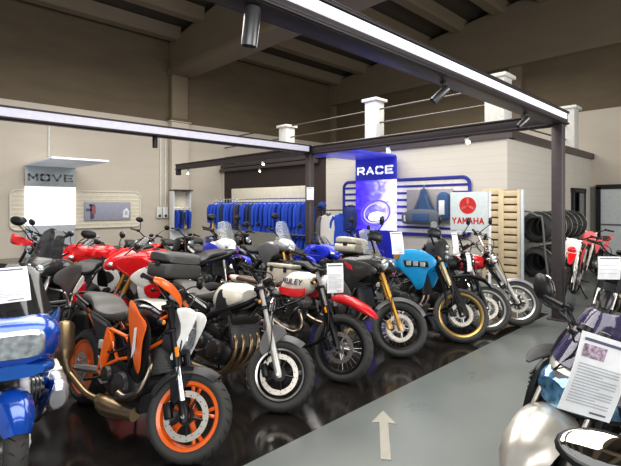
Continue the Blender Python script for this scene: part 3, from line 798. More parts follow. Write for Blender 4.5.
# ---------------- white / black naked with top case
b = Bike('white and black naked motorcycle with silver fork and grey top case', (2.44, 2.93), HD, wb=1.5, Rf=.302, Rr=.318, steer=33, lean=9, head_z=.99, group=ROW, lod=0)
b.wheel(1, 'cast5', SATIN, RUBBERG, discs=1, disc_r=.165, stripe=STEEL); b.wheel(0, 'cast5', SATIN)
b.fork('conv', FORKS, FORKS, SATIN, sp=.1)
b.part('front_fender', MB().panel([(1.32, .66), (1.42, .7), (1.5, .64), (1.42, .54), (1.33, .42), (1.28, .5)], .1, -1, .02, smooth=2), GREY, True)
b.fender(GREY, 60, 140, .03, .085)
b.swingarm(); b.frame(SATIN, 'perimeter'); b.shock()
b.engine('inline', ENGD, ENG, x=.74, z=.4, w=.19, hw=.17, tilt=18); b.radiator(1.02, .58, .18, .3)
for y in (-.14, -.05, .05, .14): b.pipe([(.98, y, .58), (1.07, y, .5), (1.06, y*.9-.02, .34), (.92, y*.5-.06, .2), (.72, -.08, .17)], .021, BRONZE, 'header_pipe')
b.pipe([(.75, -.08, .17), (.5, -.17, .19), (.25, -.22, .27)], .034, BRONZE)
b.muffler((.3, -.22, .26), (-.14, -.25, .46), .065, STEEL)
b.tank(CREAMW, .6, 1.04, .74, 1.01, .17, round_=2.8, front=.95)
b.side_panels('tank_panel', [(.78, .93), (.88, .92), (.91, .82), (1.0, .74), (.95, .68), (.82, .7), (.76, .8)], .176, BLACK, kx=.3, kz=.5, tz=-.05)
b.side_panels('side_panel', [(.3, .84), (.55, .8), (.66, .76), (.62, .69), (.42, .72), (.28, .78)], .165, BLACK, kx=.2)
b.side_panels('side_stripe', [(.3, .86), (.62, .76), (.64, .735), (.32, .82)], .172, WHITE, smooth=1, thick=.006)
b.seat(SEATG, -.12, .6, .80, .15, .06, .09)
b.tail(BLACK, -.32, .2, .82, .12); b.plate_hanger(-.3, .82)
b.rack(SATIN, -.17, .93, .13); b.top_case(CASE, -.2, .95, .36, .25, .29)
b.bars(.39, .09, .11, .05, mirrors=False)
b.round_lamp(SATIN, .085, .12, -.12); b.gauges(BLACK, 2, .08, .07); b.indicators(True); b.indicators(False, .8, .17, -.3)

# ---------------- red and white scrambler
b = Bike('white and red scrambler with red high front fender, wire wheels and a price sheet', (3.29, 2.97), HD, wb=1.48, Rf=.33, Rr=.33, wf=.115, wr=.15, steer=9, lean=9, head_z=1.06, rake=26, group=ROW, lod=0)
b.wheel(1, 'wire', SATIN, RUBBERG, discs=1, disc_r=.15, knob=False); b.wheel(0, 'wire', SATIN, RUBBERG)
b.fork('conv', STEEL, SATIN, SATIN, boot=None)
for sd in (-1, 1): b.part('fork_reflector', MB().box(b.leg(.38, sd*.14, .0), (.025, .012, .06), Matrix.Rotation(R(-25), 3, 'Y'), .006), AMBER, True)
b.part('front_fender', MB().body([(1.32, .77, .81, .07, 3), (1.4, .755, .845, .095, 3), (1.52, .74, .84, .105, 3), (1.68, .69, .78, .1, 3), (1.8, .655, .7, .06, 3)], 20), RED, True)
b.swingarm(SATIN); b.frame(SATIN, 'cradle'); b.shock(BLACK, STEEL)
b.engine('vtwin', ENG, ALU, x=.72, z=.38, w=.16)
b.pipe([(.95, -.08, .62), (1.04, -.12, .5), (.98, -.16, .4), (.75, -.2, .46), (.5, -.2, .58), (.25, -.2, .66)], .024, TITAN, 'header_pipe')
b.muffler((.3, -.21, .64), (-.16, -.22, .78), .052, SATIN, STEEL)
o = b.tank(CREAMW, .64, 1.07, .77, 1.03, .15)
b.side_panels('tank_lower', [(.68, .84), (.84, .84), (1.0, .85), (1.06, .86), (1.04, .78), (.87, .755), (.71, .77)], .157, RED, kx=.25, kz=.3, parent=o)
for sd in (-1, 1):
    stroke_text('MULEY', .062, .046, .01, .012, 'tank_lettering', INKD, o, frame3((-sd, 0, 0), (0, 0, 1), (0, sd, 0), (.87, sd*.15, .915)), .006, .2)
b.seat(mat('brown seat leather', (.11, .07, .045), .5, bump=.05, scale=120), -.1, .6, .82, .125, .01, .075, pill=False)
b.side_panels('number_plate_panel', [(.3, .78), (.52, .78), (.55, .62), (.42, .54), (.28, .62)], .15, WHITE, kx=.3)
b.tail(CREAMW, -.26, .12, .84, .09, .02); b.plate_hanger(-.2, .82)
b.bars(.42, .1, .09, .05, mirrors=False)
b.round_lamp(WHITE, .085, .13, -.1); b.gauges(BLACK, 1, .06, .09); b.indicators(True); b.indicators(False, .8, .15, -.25)
c = at_d(335, 278, b.root.location.x*0 + 4.55)
sheet(c, RT*.95 + FW*.25, V((-.06, .03, 1)) + RT*-.25, .175, .3, 'white price sheet hung on the handlebar of the red and white scrambler', photo=False, lines=12)

# ---------------- graphite adventure with gold fork
b = Bike('graphite adventure motorcycle with gold fork leg and one beige side case', (4.32, 3.0), HD, wb=1.54, Rf=.325, Rr=.32, wf=.12, wr=.15, steer=36, lean=8, head_z=1.1, rake=26, group=ROW)
b.wheel(1, 'wire', SATIN, RUBBERG, discs=2, disc_r=.155); b.wheel(0, 'wire', SATIN, RUBBER)
b.fork('usd', GOLD, GOLD, mat('gold caliper', (.6, .36, .12), .35, .6), calipers=2)
b.fender(GREY, 35, 150, .035, .085)
b.swingarm(SATIN); b.frame(SATIN, 'perimeter', tz=.84); b.shock()
b.engine('inline', ENGD, ENG, x=.76, z=.42, w=.19); b.radiator(1.06, .64, .17, .3)
for y in (-.09, .09): b.pipe([(1.0, y, .62), (1.09, y, .52), (1.05, y-.03, .36), (.88, y*.3-.1, .24), (.7, -.1, .2)], .024, TITAN, 'header_pipe')
b.pipe([(.7, -.1, .2), (.45, -.2, .25), (.25, -.23, .34)], .032, TITAN)
b.muffler((.3, -.24, .32), (-.15, -.27, .52), .065, STEEL)
b.tank(GRAPH, .56, 1.12, .78, 1.1, .19)
b.side_panels('tank_shroud', [(.62, .98), (.85, 1.06), (1.1, 1.05), (1.28, 1.0), (1.3, .92), (1.12, .84), (1.02, .68), (.86, .66), (.68, .8)], .25, GRAPH, kx=.5, kz=.4, tz=.15)
b.side_panels('side_cowl', [(.62, .92), (.8, .88), (.98, .66), (.95, .56), (.72, .6), (.6, .74)], .24, GREY, kx=.6, kz=.4, tz=.1)
b.side_panels('red_badge', [(.86, 1.04), (.98, 1.0), (1.02, .93), (.94, .95)], .262, DRED, smooth=1, thick=.006)
b.part('front_fairing', MB().body([(1.0, .9, 1.12, .17, 3), (1.2, .92, 1.14, .18, 3), (1.34, .95, 1.09, .13, 3), (1.42, .96, 1.02, .06, 2.5)], 20), GRAPH)
for sd in (-1, 1): b.part('headlight', MB().ell((1.345, sd*.075, 1.03), (.05, .065, .07), n=16), LENS)
b.screen(CLEAR, 1.22, 1.14, .2, .36, 30, .1)
b.seat(SEATB, -.1, .62, .86, .16, .05); b.tail(BLACK, -.3, .2, .86, .12); b.plate_hanger(-.28, .84)
b.rack(SATIN, -.2, .96); b.bars(.42, .12, .1, .06, guards=BLACK, mh=.19); b.pannier(ALUCASE, (-1,), -.08, .56, .44, .36, .22)
b.crash_bars(SATIN, 1.02, .52, .26); b.indicators(True); b.indicators(False, .82, .17, -.3)
c = bworld(b, (1.28, -.12, 1.24))
sheet(at_d(397, 243, 5.35), RT*.95 + FW*.3, V((-.1, .2, 1)) + RT*-.35, .16, .27, 'white price sheet on the screen of the graphite adventure motorcycle', photo=False, lines=11)

# ---------------- sky blue rally adventure
b = Bike('sky blue adventure motorcycle with gold wire wheel rims', (5.34, 2.76), HD, wb=1.58, Rf=.345, Rr=.33, wf=.1, wr=.15, steer=31, lean=8, head_z=1.16, rake=26, group=ROW)
b.wheel(1, 'wire', GOLDRIM, RUBBERG, discs=2, disc_r=.145, spoke_m=SATIN); b.wheel(0, 'wire', GOLDRIM, RUBBER)
b.fork('usd', mat('champagne fork', (.7, .6, .4), .3, .7), SATIN, SATIN, shield=SATIN, calipers=2)
b.beak(SATIN, .84, -.05, .36, .07, .1)
b.swingarm(SATIN); b.frame(SATIN, 'cradle', tz=.88); b.shock()
b.engine('inline', ENGD, ENG, x=.78, z=.46, w=.17); b.radiator(1.08, .68, .15, .3)
for y in (-.07, .07): b.pipe([(1.0, y, .66), (1.1, y, .54), (1.05, y-.03, .38), (.88, -.1, .27), (.6, -.16, .28)], .022, TITAN, 'header_pipe')
b.muffler((.35, -.22, .38), (-.2, -.25, .7), .058, SATIN)
b.part('skid_plate', MB().prism([(.6, .2), (1.02, .22), (1.12, .4), (1.08, .42), (.98, .27), (.6, .25)], -.14, .14, .01), ALU)
b.tank(SKYB, .58, 1.14, .82, 1.13, .17)
o = b.side_panels('tank_shroud', [(.7, 1.0), (.86, 1.12), (1.1, 1.12), (1.28, 1.04), (1.3, .94), (1.2, .86), (1.14, .66), (1.04, .6), (.95, .72), (.78, .86)], .235, SKYB, kx=.5, kz=.35, tz=.12)
b.side_panels('shroud_decal', [(.84, .985), (1.2, .99), (1.22, .91), (.88, .89)], .248, BLACK, smooth=1, thick=.006, kx=.4, kz=.3)
for k in range(3): b.side_panels('decal_mark', [(.9+k*.1, .97), (.97+k*.1, .972), (.975+k*.1, .912), (.905+k*.1, .91)], .253, SILVER2, smooth=1, thick=.005)
b.side_panels('gold_inlay', [(.68, 1.02), (.79, 1.1), (.82, 1.07), (.74, .97)], .215, GOLD, smooth=2, thick=.008)
b.part('front_fairing', MB().body([(1.1, .98, 1.3, .09, 3), (1.28, .98, 1.32, .1, 3), (1.36, 1.0, 1.24, .07, 3)], 16), DGREY)
for z in (1.06, 1.13, 1.2): b.part('headlight', MB().ell((1.36, 0, z), (.03, .05, .032), n=12), LENS)
b.screen(CLEAR, 1.3, 1.26, .13, .3, 22, .07)
b.seat(SEATB, -.12, .64, .9, .14, .03); b.tail(BLACK, -.3, .2, .9, .1); b.plate_hanger(-.28, .88)
b.rack(SATIN, -.2, 1.0); b.top_case(ALUCASE, -.16, 1.02, .36, .24, .24)
b.bars(.43, .08, .1, .05, guards=BLACK, mh=.18, mshape=(.06, .018, .06)); b.indicators(True); b.indicators(False, .86, .17, -.3)
sheet(at_d(455, 243, 5.6), RT*.9 + FW*.4, V((-.1, .1, 1)) + RT*-.2, .09, .26, 'narrow white price sheet beside the screen of the sky blue motorcycle', photo=False, lines=10)

# ---------------- black naked
b = Bike('black motorcycle with silver wire front wheel between the sky blue one and the red cruiser', (6.0, 2.72), HD, wb=1.48, Rf=.325, Rr=.32, wf=.11, steer=26, lean=8, head_z=1.06, group=ROW)
b.wheel(1, 'wire', STEEL, RUBBERG, discs=2, disc_r=.15); b.wheel(0, 'wire', STEEL)
b.fork('conv', STEEL, SATIN, SATIN); b.fender(GREY, 30, 150, .03, .075)
b.swingarm(SATIN); b.frame(SATIN, 'cradle'); b.twinshock()
b.engine('aircool', ENGD, ENG, x=.72, z=.38, w=.17)
for sd in (-1, 1):
    b.pipe([(.95, sd*.08, .6), (1.04, sd*.12, .48), (.95, sd*.16, .26), (.6, sd*.17, .2), (.3, sd*.19, .24)], .024, TITAN, 'header_pipe'); b.muffler((.32, sd*.19, .24), (-.2, sd*.22, .32), .05, STEEL)
b.tank(BLACK, .56, 1.07, .75, 1.03, .15); b.seat(SEATB, -.15, .6, .8, .13, .03, .08, False)
b.side_panels('side_panel', [(.32, .76), (.55, .76), (.56, .6), (.4, .56)], .15, BLACK)
b.tail(BLACK, -.25, .1, .83, .09, .02); b.plate_hanger()
b.bars(.4, .13, .1, .05, mh=.2); b.round_lamp(BLACK, .09, .12, -.08); b.gauges(BLACK, 2, .06, .1); b.indicators(True); b.indicators(False, .8, .16, -.25)
sheet(at_d(468.5, 262, 5.75), RT*.9 + FW*.4, V((-.1, .1, 1)) + RT*-.25, .07, .24, 'narrow white price sheet on the black motorcycle next to the red cruiser', photo=False, lines=10)

# ---------------- red cruiser
b = Bike('red and chrome cruiser at the right end of the front row', (6.64, 2.56), HD, wb=1.6, Rf=.335, Rr=.32, wf=.13, wr=.18, steer=26, lean=8, head_z=1.02, rake=33, off=.06, spread=.11, group=ROW)
b.wheel(1, 'cast10', STEEL, RUBBERG, discs=2, disc_r=.15); b.wheel(0, 'cast10', STEEL)
b.fork('conv', FORKS, FORKS, CHROME); b.fender(SILVER2, 30, 165, .03, .09)
b.swingarm(CHROME, px=.55); b.frame(SATIN, 'cradle', px=.52, tail=False); b.twinshock()
b.engine('vtwin', ENG, CHROME, x=.74, z=.36, w=.17)
for i, z in enumerate((.24, .33)): b.pipe([(.9, -.12, .58), (1.0, -.2, .44), (.9, -.23, z), (.4, -.24, z-.02), (-.25, -.26, z)], [.022, .022, .026, .04, .045], CHROME)
b.tank(mat('cruiser red paint', (.6, .01, .016), .22, 0, .8), .6, 1.14, .72, .98, .19); b.seat(SEATB, -.1, .62, .66, .17, .08, .1)
b.part('tank_console', MB().body([(.7, .93, .96, .03, 3), (.87, .97, .99, .045, 3), (1.04, .96, .98, .03, 3)]), CHROME)
rg = []
b.rear_hugger(DRED); b.part('rear_mudguard', MB().body([(-.38, .5, .53, .08, 3), (-.28, .6, .66, .1, 3), (-.05, .66, .72, .105, 3), (.25, .6, .67, .1, 3)]), DRED)
b.part('tail_light', MB().box((-.39, 0, .53), (.04, .1, .06), None, .012), TAILR)
b.bars(.42, .2, .2, .05, CHROME, mh=.16); b.round_lamp(CHROME, .095, .14, -.06); b.gauges(CHROME, 1, .04, .07); b.indicators(True); b.indicators(False, .6, .18, -.3)
b.part('engine_guard', MB().tube([(1.02, -.05, .7), (1.05, -.3, .55), (1.0, -.33, .35), (.92, -.1, .2), (.92, .1, .2), (1.0, .33, .35), (1.05, .3, .55), (1.02, .05, .7)], .015, 8, smooth=5), CHROME)

# ================================================================== second row and back rows
BACK = 'motorcycles parked behind the front row'
def adv(label, pos, head, body, fork, front, screen=CLEAR, steer=18, case=None, guards=BLACK, rim=SATIN, lens=LENS, bars_=STEEL, panel2=None, lod=2, mset=(-1, 1), hz=1.1, style='wire', pan=None, crash=True):
    b = Bike(label, pos, head, wb=1.52, Rf=.33, Rr=.32, wf=.11, wr=.15, steer=steer, lean=7, head_z=hz, rake=26, group=BACK, lod=lod)
    b.wheel(1, style, rim, discs=2, disc_r=.15); b.wheel(0, style, rim)
    b.fork('usd', fork, fork, SATIN, calipers=2); b.beak(front, .88, -.04, .34, .075, .08)
    b.swingarm(SATIN); b.frame(SATIN, 'perimeter', tz=.84); b.shock()
    b.engine('inline', ENGD, ENG, x=.76, z=.42, w=.18); b.radiator(1.06, .64, .16, .28)
    for y in (-.08, .08): b.pipe([(1.0, y, .62), (1.09, y, .5), (1.02, y-.03, .34), (.8, -.1, .22), (.55, -.14, .22)], .022, TITAN, 'header_pipe')
    b.muffler((.35, -.21, .32), (-.15, -.25, .56), .06, STEEL)
    b.tank(body, .56, 1.1, .78, 1.1, .19)
    b.side_panels('tank_shroud', [(.64, .98), (.85, 1.06), (1.1, 1.06), (1.26, 1.0), (1.26, .9), (1.12, .82), (1.0, .66), (.88, .68), (.7, .82)], .24, panel2 or body, kx=.5, kz=.4, tz=.12)
    b.part('front_fairing', MB().body([(1.02, .92, 1.14, .15, 3), (1.2, .93, 1.17, .16, 3), (1.33, .96, 1.1, .11, 3), (1.4, .97, 1.02, .05, 2.5)], 18), body)
    for sd in (-1, 1): b.part('headlight', MB().ell((1.335, sd*.06, 1.04), (.045, .055, .055), n=14), lens)
    b.screen(screen, 1.24, 1.15, .18, .36, 28, .1)
    b.seat(SEATB, -.1, .62, .86, .15, .05); b.tail(body, -.3, .2, .86, .12); b.plate_hanger(-.28, .84); b.rack(SATIN, -.2, .96)
    b.bars(.42, .12, .1, .06, guards=guards, mh=.2, mset=mset); b.indicators(False, .82, .17, -.3)
    if crash: b.crash_bars(bars_, 1.02, .54, .27)
    if case: b.top_case(case, -.22, .98)
    if pan: b.pannier(pan, (-1, 1), -.08, .56)
    return b

def naked(label, pos, head, body, rim=SATIN, fork=SATIN, lamp=SATIN, steer=20, seat=SEATB, lod=2, panel2=None, mirrors=True, style='cast5', lo=STEEL, group=BACK, sheetm=None):
    b = Bike(label, pos, head, wb=1.44, steer=steer, lean=8, head_z=1.02, group=group, lod=lod)
    b.wheel(1, style, rim, discs=2); b.wheel(0, style, rim)
    b.fork('usd', fork, lo, SATIN, calipers=2); b.fender(body, 30, 150, .03, .08)
    b.swingarm(SATIN); b.frame(SATIN, 'perimeter'); b.shock()
    b.engine('inline', ENGD, ENG, x=.74, z=.4, w=.18); b.radiator(1.02, .6, .16, .28)
    for y in (-.1, -.03, .03, .1): b.pipe([(.98, y, .6), (1.06, y, .5), (1.02, y*.8, .32), (.8, y*.3-.08, .2), (.55, -.14, .22)], .019, TITAN, 'header_pipe')
    b.muffler((.35, -.2, .28), (-.1, -.24, .5), .06, SATIN)
    b.tank(body, .55, 1.06, .75, 1.03, .17)
    b.side_panels('tank_shroud', [(.72, .92), (.95, .98), (1.14, .9), (1.16, .8), (1.04, .7), (.88, .72)], .2, panel2 or body, kx=.5, kz=.4)
    b.seat(seat, -.14, .6, .82, .14, .06); b.tail(body, -.32, .2, .85, .11); b.plate_hanger(-.28, .84)
    b.bars(.4, .1, .1, .05, mh=.2, mirrors=mirrors); b.round_lamp(lamp, .085, .13, -.08); b.gauges(BLACK, 1, .07, .1)
    b.indicators(True); b.indicators(False, .8, .16, -.3)
    return b

def lift(b, up, names=('fuel_tank', 'front_fairing', 'headlight', 'fairing_side', 'fairing_lower', 'fairing_inlay', 'windscreen', 'seat', 'tail_fairing', 'tail_light', 'rear_fender', 'mirror', 'side_flash', 'turn_signal', 'rear_subframe', 'side_flash_inlay')):
    for o in b.root.children:
        if o.name.split('.')[0] in names: o.location.z += up

def sport(label, pos, head, main, second, third=None, screen=SMOKE, fork=GOLD, rim=SATIN, steer=8, fend=None, lod=2, seat=SEATB, lens=LENS, mirrors=True, tailm=None, up=0.0):
    b = Bike(label, pos, head, wb=1.41, steer=steer, lean=8, head_z=.95 + up, rake=24, group=BACK, lod=lod)
    b.wheel(1, 'cast5', rim, discs=2); b.wheel(0, 'cast5', rim)
    b.fork('usd', fork, STEEL, SATIN, calipers=2); b.fender(fend or main, 25, 150, .028, .085)
    b.swingarm(SATIN); b.frame(SATIN, 'perimeter'); b.shock()
    b.engine('inline', ENGD, ENG, x=.72, z=.38, w=.17); b.radiator(1.0, .56, .15, .26)
    b.muffler((.35, -.2, .3), (-.12, -.23, .5), .06, STEEL)
    b.tank(main, .52, 1.02, .75, 1.0, .17)
    b.part('front_fairing', MB().body([(.98, .82, 1.0, .19, 2.6), (1.15, .8, 1.03, .2, 2.6), (1.3, .78, .98, .165, 2.4), (1.42, .77, .9, .09, 2.2), (1.46, .79, .85, .04, 2)], 22), main)
    for sd in (-1, 1): b.part('headlight', MB().ell((1.385, sd*.085, .86), (.06, .05, .03), Matrix.Rotation(R(sd*-20), 3, 'Z'), 14), lens)
    b.side_panels('fairing_side', [(1.4, .88), (1.26, .99), (1.05, .96), (.86, .84), (.8, .7), (.96, .64), (1.1, .66), (1.22, .72)], .235, main, kx=.5, kz=.3, tilt=-.12, tz=.1)
    b.side_panels('fairing_lower', [(1.1, .68), (.96, .64), (.76, .66), (.6, .5), (.55, .3), (.75, .2), (.95, .26), (1.08, .44)], .23, second, kx=.3, kz=.3, tz=.12)
    b.side_panels('fairing_inlay', [(1.02, .58), (.84, .6), (.7, .46), (.82, .38), (.98, .44)], .242, third or main, kx=.3, kz=.3, tz=.12, thick=.008)
    b.screen(screen, 1.22, .99, .16, .3, 52, .1, taper=.6)
    b.seat(seat, -.2, .55, .8, .14, .07); b.tail(tailm or main, -.36, .25, .83, .12, .07); b.plate_hanger(-.3, .84)
    b.bars(.33, .0, .06, .04, clip=True, mirrors=False)
    if mirrors:
        for sd in (-1, 1):
            mo = b.part('mirror', MB().tube([(1.26, sd*.14, .97), (1.22, sd*.26, 1.06), (1.18, sd*.33, 1.12)], .008, 6).ell((1.17, sd*.36, 1.14), (.03, .08, .045)), BLACK)
            b.part('mirror_glass', MB().ell((1.146, sd*.362, 1.14), (.008, .07, .038)), MIRROR, parent=mo)
    b.indicators(False, .84, .16, -.34)
    lift(b, up)
    return b

# left cluster
b = adv('dark adventure motorcycle with red hand guards behind the blue tourer', (1.05, 5.7), -135, GRAPH, STEEL, BLACK, SMOKE, steer=12, guards=RED, panel2=GREY, hz=1.12, mset=(-1, 1))
b.side_panels('red_side_panel', [(.62, .8), (.86, .7), (.84, .58), (.6, .66)], .24, RED)
b.side_panels('white_side_panel', [(.72, .9), (.9, .74), (.86, .7), (.68, .8)], .25, WHITE)
b = sport('red and white motorcycle behind, between the dark adventure one and the gold-forked sport one', (2.1, 7.75), -165, RED, WHITE, DGREY, steer=6, up=.1)
b = sport('red and white sport motorcycle with gold fork and red front fender', (2.12, 5.95), 172, RED, WHITE, RED, screen=SMOKE, steer=6, fend=RED, tailm=BLACK, up=.17)
b.side_panels('side_flash', [(1.2, .72), (1.02, .84), (.8, .82), (.55, .76), (.5, .62), (.7, .5), (.95, .52), (1.1, .6)], .252, WHITE, kx=.25, kz=.3, tz=.1)
b.side_panels('side_flash_inlay', [(.98, .72), (.76, .72), (.62, .64), (.74, .57), (.93, .6)], .266, RED, kx=.25, kz=.3, tz=.1, thick=.006)
lift(b, .17, ('side_flash', 'side_flash_inlay'))
naked('black naked motorcycle standing below the slatted display at the far left', (1.75, 8.9), -170, BLACK)
naked('dark grey motorcycle farthest back at the left, closest to the wall', (1.9, 10.2), -168, DGREY)
# cluster behind the top case
naked('black motorcycle in the third row directly behind the grey top case', (4.75, 8.6), -95, BLACK, mirrors=False)
naked('dark blue and black motorcycle behind the right end of the grey top case', (5.5, 8.6), -95, mat('midnight blue paint', (.012, .02, .09), .3, 0, .5))
naked('black motorcycle with white side panel, behind and left of the grey top case', (4.0, 8.9), -95, BLACK, panel2=WHITE)
b = adv('white and blue motorcycle with tall clear screen in front of the jackets', (4.25, 6.3), -95, WHITE, STEEL, RBLUE, CLEAR, steer=10, panel2=RBLUE, guards=None, style='cast5', crash=False)
b = naked('grey roadster in the third row just right of the white and blue motorcycle', (6.3, 8.6), -94, GRAPH, steer=15, seat=SEATG)
b = adv('silver adventure motorcycle with clear screen and yellow-gold fork', (5.02, 5.6), -92, SILVER2, GOLD, RBLUE, CLEAR, steer=16, panel2=GREY, guards=None, crash=True, bars_=SATIN)
b = sport('racing blue motorcycle behind the red and white scrambler', (5.9, 5.5), -95, RBLUE, RBLUE, WHITE, fork=SATIN, steer=14, mirrors=False)
b = naked('dark motorcycle behind the graphite adventure one, below the race banner', (7.0, 5.6), -92, BLACK, panel2=GRAPH, steer=14)

# ================================================================== right-hand side
SIDE = 'motorcycles on the right-hand side of the aisle'
def dirt(label, pos, head, main, plate, fork=WHITE, steer=8, lamp=True):
    b = Bike(label, pos, head, wb=1.46, Rf=.345, Rr=.33, wf=.085, wr=.11, steer=steer, lean=7, head_z=1.12, rake=27, group=SIDE, lod=2)
    b.wheel(1, 'wire', STEEL, knob=True, disc_r=.12); b.wheel(0, 'wire', STEEL, knob=True, disc_r=.11)
    b.fork('usd', fork, STEEL, SATIN, shield=fork); b.beak(main, .92, -.1, .42, .07, .12)
    b.swingarm(ALU); b.frame(SATIN, 'cradle', tz=.9); b.shock()
    b.engine('single', ENG, ALU, x=.72, z=.42, w=.13)
    b.pipe([(.92, -.04, .66), (1.03, -.1, .58), (.98, -.14, .4), (.8, -.16, .48), (.4, -.15, .7)], .021, TITAN, 'header_pipe'); b.muffler((.3, -.16, .72), (-.15, -.17, .86), .045, ALU)
    b.tank(main, .62, 1.08, .82, 1.06, .11)
    b.side_panels('tank_shroud', [(.72, 1.0), (1.0, 1.04), (1.2, .92), (1.16, .82), (1.0, .66), (.88, .76)], .18, main, kx=.4, kz=.3, tz=.1)
    b.seat(SEATB, -.25, .72, .92, .085, .02, .06, False); b.side_panels('number_plate_panel', [(0, .9), (.4, .88), (.42, .7), (.2, .68)], .13, plate)
    b.tail(main, -.55, .05, .94, .08, .04)
    b.bars(.4, .09, .08, .05, mirrors=False, guards=None)
    x = b.top().x
    o = b.part('headlight_mask', MB().body([(x+.05, .86, 1.16, .1, 3), (x+.12, .85, 1.17, .12, 3), (x+.16, .88, 1.12, .1, 3)], 18), plate, True)
    if lamp: b.part('headlight_lens', MB().ell((x+.16, 0, .97), (.03, .07, .06), n=14), main, True, o)
    return b
dirt('red dirt motorcycle with white fork guards just right of the gantry post', (8.5, 2.5), -172, RED, WHITE)
dirt('faded red dirt motorcycle farther back, second to the right of the post', (11.3, 2.98), -183, PINK, PINK, fork=mat('cream plastic', (.7, .62, .5), .45))
b = naked('black retro motorcycle with gold wheel rims and a price sheet over its lamp', (6.95, 1.62), 175, BLACK, GOLDRIM, SATIN, BLACK, steer=20, lod=1, mirrors=False, style='wire', lo=STEEL, group=SIDE)
sheet(at_d(609, 268, 5.62), RT*.98 + FW*-.1, V((-.1, .05, 1)) + RT*.1, .27, .29, 'white price sheet on the front of the black retro motorcycle', lines=3, photo=False, logo=False)

# silver tourer in the right foreground
b = Bike('silver fully faired touring motorcycle in the right foreground', (2.66, .93), 150, wb=1.5, Rf=.305, Rr=.32, wf=.125, wr=.18, steer=24, lean=5, head_z=1.0, rake=25, group=SIDE, lod=0)
b.wheel(1, 'cast5', SATIN, RUBBERG, discs=2); b.wheel(0, 'cast5', SATIN)
b.fork('conv', STEEL, SATIN, SATIN); b.fender(SILVER, 18, 175, .045, .14)
b.swingarm(); b.frame(SATIN, 'perimeter'); b.shock()
b.engine('inline', ENG, ALU, x=.74, z=.38, w=.18); b.radiator(1.04, .55, .16, .26)
b.muffler((.4, -.22, .28), (-.25, -.25, .42), .065, STEEL); b.muffler((.4, .22, .28), (-.25, .25, .42), .065, STEEL)
b.tank(SILVER, .5, 1.0, .76, 1.02, .18); b.seat(SEATB, -.15, .55, .8, .16, .06); b.tail(SILVER, -.4, .3, .84, .14, .06); b.plate_hanger(-.34, .84)
o = b.part('front_fairing', MB().body([(.86, .62, .97, .28, 2.7), (1.02, .62, .99, .29, 2.7), (1.18, .63, .94, .25, 2.6), (1.31, .65, .87, .17, 2.4), (1.39, .68, .8, .07, 2.2)], 28, 5), SILVER)
b.part('headlight_surround', MB().body([(1.06, .57, .85, .29, 2.7), (1.2, .57, .85, .265, 2.6), (1.335, .59, .83, .2, 2.4), (1.41, .62, .8, .1, 2.2)], 28, 5), BLACK)
b.part('headlight', MB().body([(1.1, .61, .83, .292, 2.7), (1.2, .6, .84, .278, 2.6), (1.34, .61, .825, .21, 2.4), (1.43, .64, .79, .1, 2.2)], 28, 5), LENSB)
b.side_panels('fairing_side', [(1.3, .82), (1.14, .96), (.92, .98), (.68, .84), (.6, .62), (.62, .4), (.82, .28), (1.02, .36), (1.16, .56)], .32, SILVER, kx=.6, kz=.35, tilt=-.15, tz=.06)
for sd in (-1, 1):
    gr = MB()
    for i in range(8): gr.box((1.17 - i*.012, sd*(.285 + i*.003), .74 - i*.035), (.13, .05, .012), Matrix.Rotation(R(20), 3, 'Y'), .003)
    b.part('air_vent', gr.panel([(1.27, .79), (1.1, .8), (1.0, .5), (1.1, .46), (1.2, .6)], .3, sd, .02, .6, .3, 2, -.15), BLACK)
    b.part('fairing_wing', MB().body([(1.05, .8, .83, .05, 2.5, sd*.3), (1.18, .795, .825, .07, 2.5, sd*.31), (1.3, .78, .8, .05, 2.5, sd*.29), (1.38, .77, .78, .015, 2.5, sd*.25)], 14), DGREY)
b.screen(PURPLE, 1.36, .86, .27, .37, 38, .2, taper=.72)
b.bars(.36, .06, .1, .03, mirrors=False); b.gauges(BLACK, 2, .06, .04)
SILV = b
MI = (Matrix.Translation(b.root.location) @ b.root.rotation_euler.to_matrix().to_4x4()).inverted()
R3 = b.root.rotation_euler.to_matrix().inverted()
for sd in (-1,):
    e = V((1.1, -.47, 1.16)) if sd < 0 else MI @ at_d(602, 449, 1.3)
    mo = b.part('mirror', MB().tube([(1.1, sd*.2, 1.0), (1.1, sd*.32, 1.04), e + V((.03, -sd*.06, -.06))], [.014, .012, .016], 8).ell(e, (.045, .075, .1), Matrix.Rotation(R(sd*-25), 3, 'X'), 16, 10), BLACK)
    b.part('mirror_glass', MB().ell(e + V((-.037, sd*.0, 0)), (.012, .064, .088), Matrix.Rotation(R(sd*-25), 3, 'X'), 16, 10), MIRROR, parent=mo)
e = MI @ at_d(604, 452, 1.25); nn = (R3 @ (V((0, 0, .78)) - FW*.55 - RT*.4)).normalized(); ex = nn.cross(R3 @ V((0, 0, 1))).normalized(); ey = nn.cross(ex)
FR = Matrix((ex, ey, nn)).transposed()
mo = b.part('mirror', MB().tube([(1.0, .3, 1.0), (1.0, .42, 1.02), e - nn*.04], [.014, .012, .016], 8).ell(e - nn*.015, (.125, .07, .03), FR, 20, 10), BLACK)
b.part('mirror_glass', MB().ell(e, (.112, .06, .019), FR, 20, 10), MIRROR, parent=mo)
for sd in (-1, 1): b.part('fork_cover', MB().panel([(1.36, .36), (1.44, .3), (1.5, .4), (1.42, .62), (1.34, .76), (1.24, .74), (1.26, .56)], .145, sd, .02, .3, .1, 3), SILVER, True)
for sd in (-1, 1):
    lv = MB().panel([(1.4, .5), (1.36, .74), (1.24, .8), (1.2, .7), (1.28, .5)], .2, sd, .03, .3, .1, 2)
    for i in range(8): lv.box((1.29 + .012*i*.4, sd*.203, .53 + i*.032), (.13, .014, .012), Matrix.Rotation(R(25), 3, 'Y'), .003)
    b.part('ribbed_cover', lv, BLACK, True)
c = at_d(596, 377, 2.0)
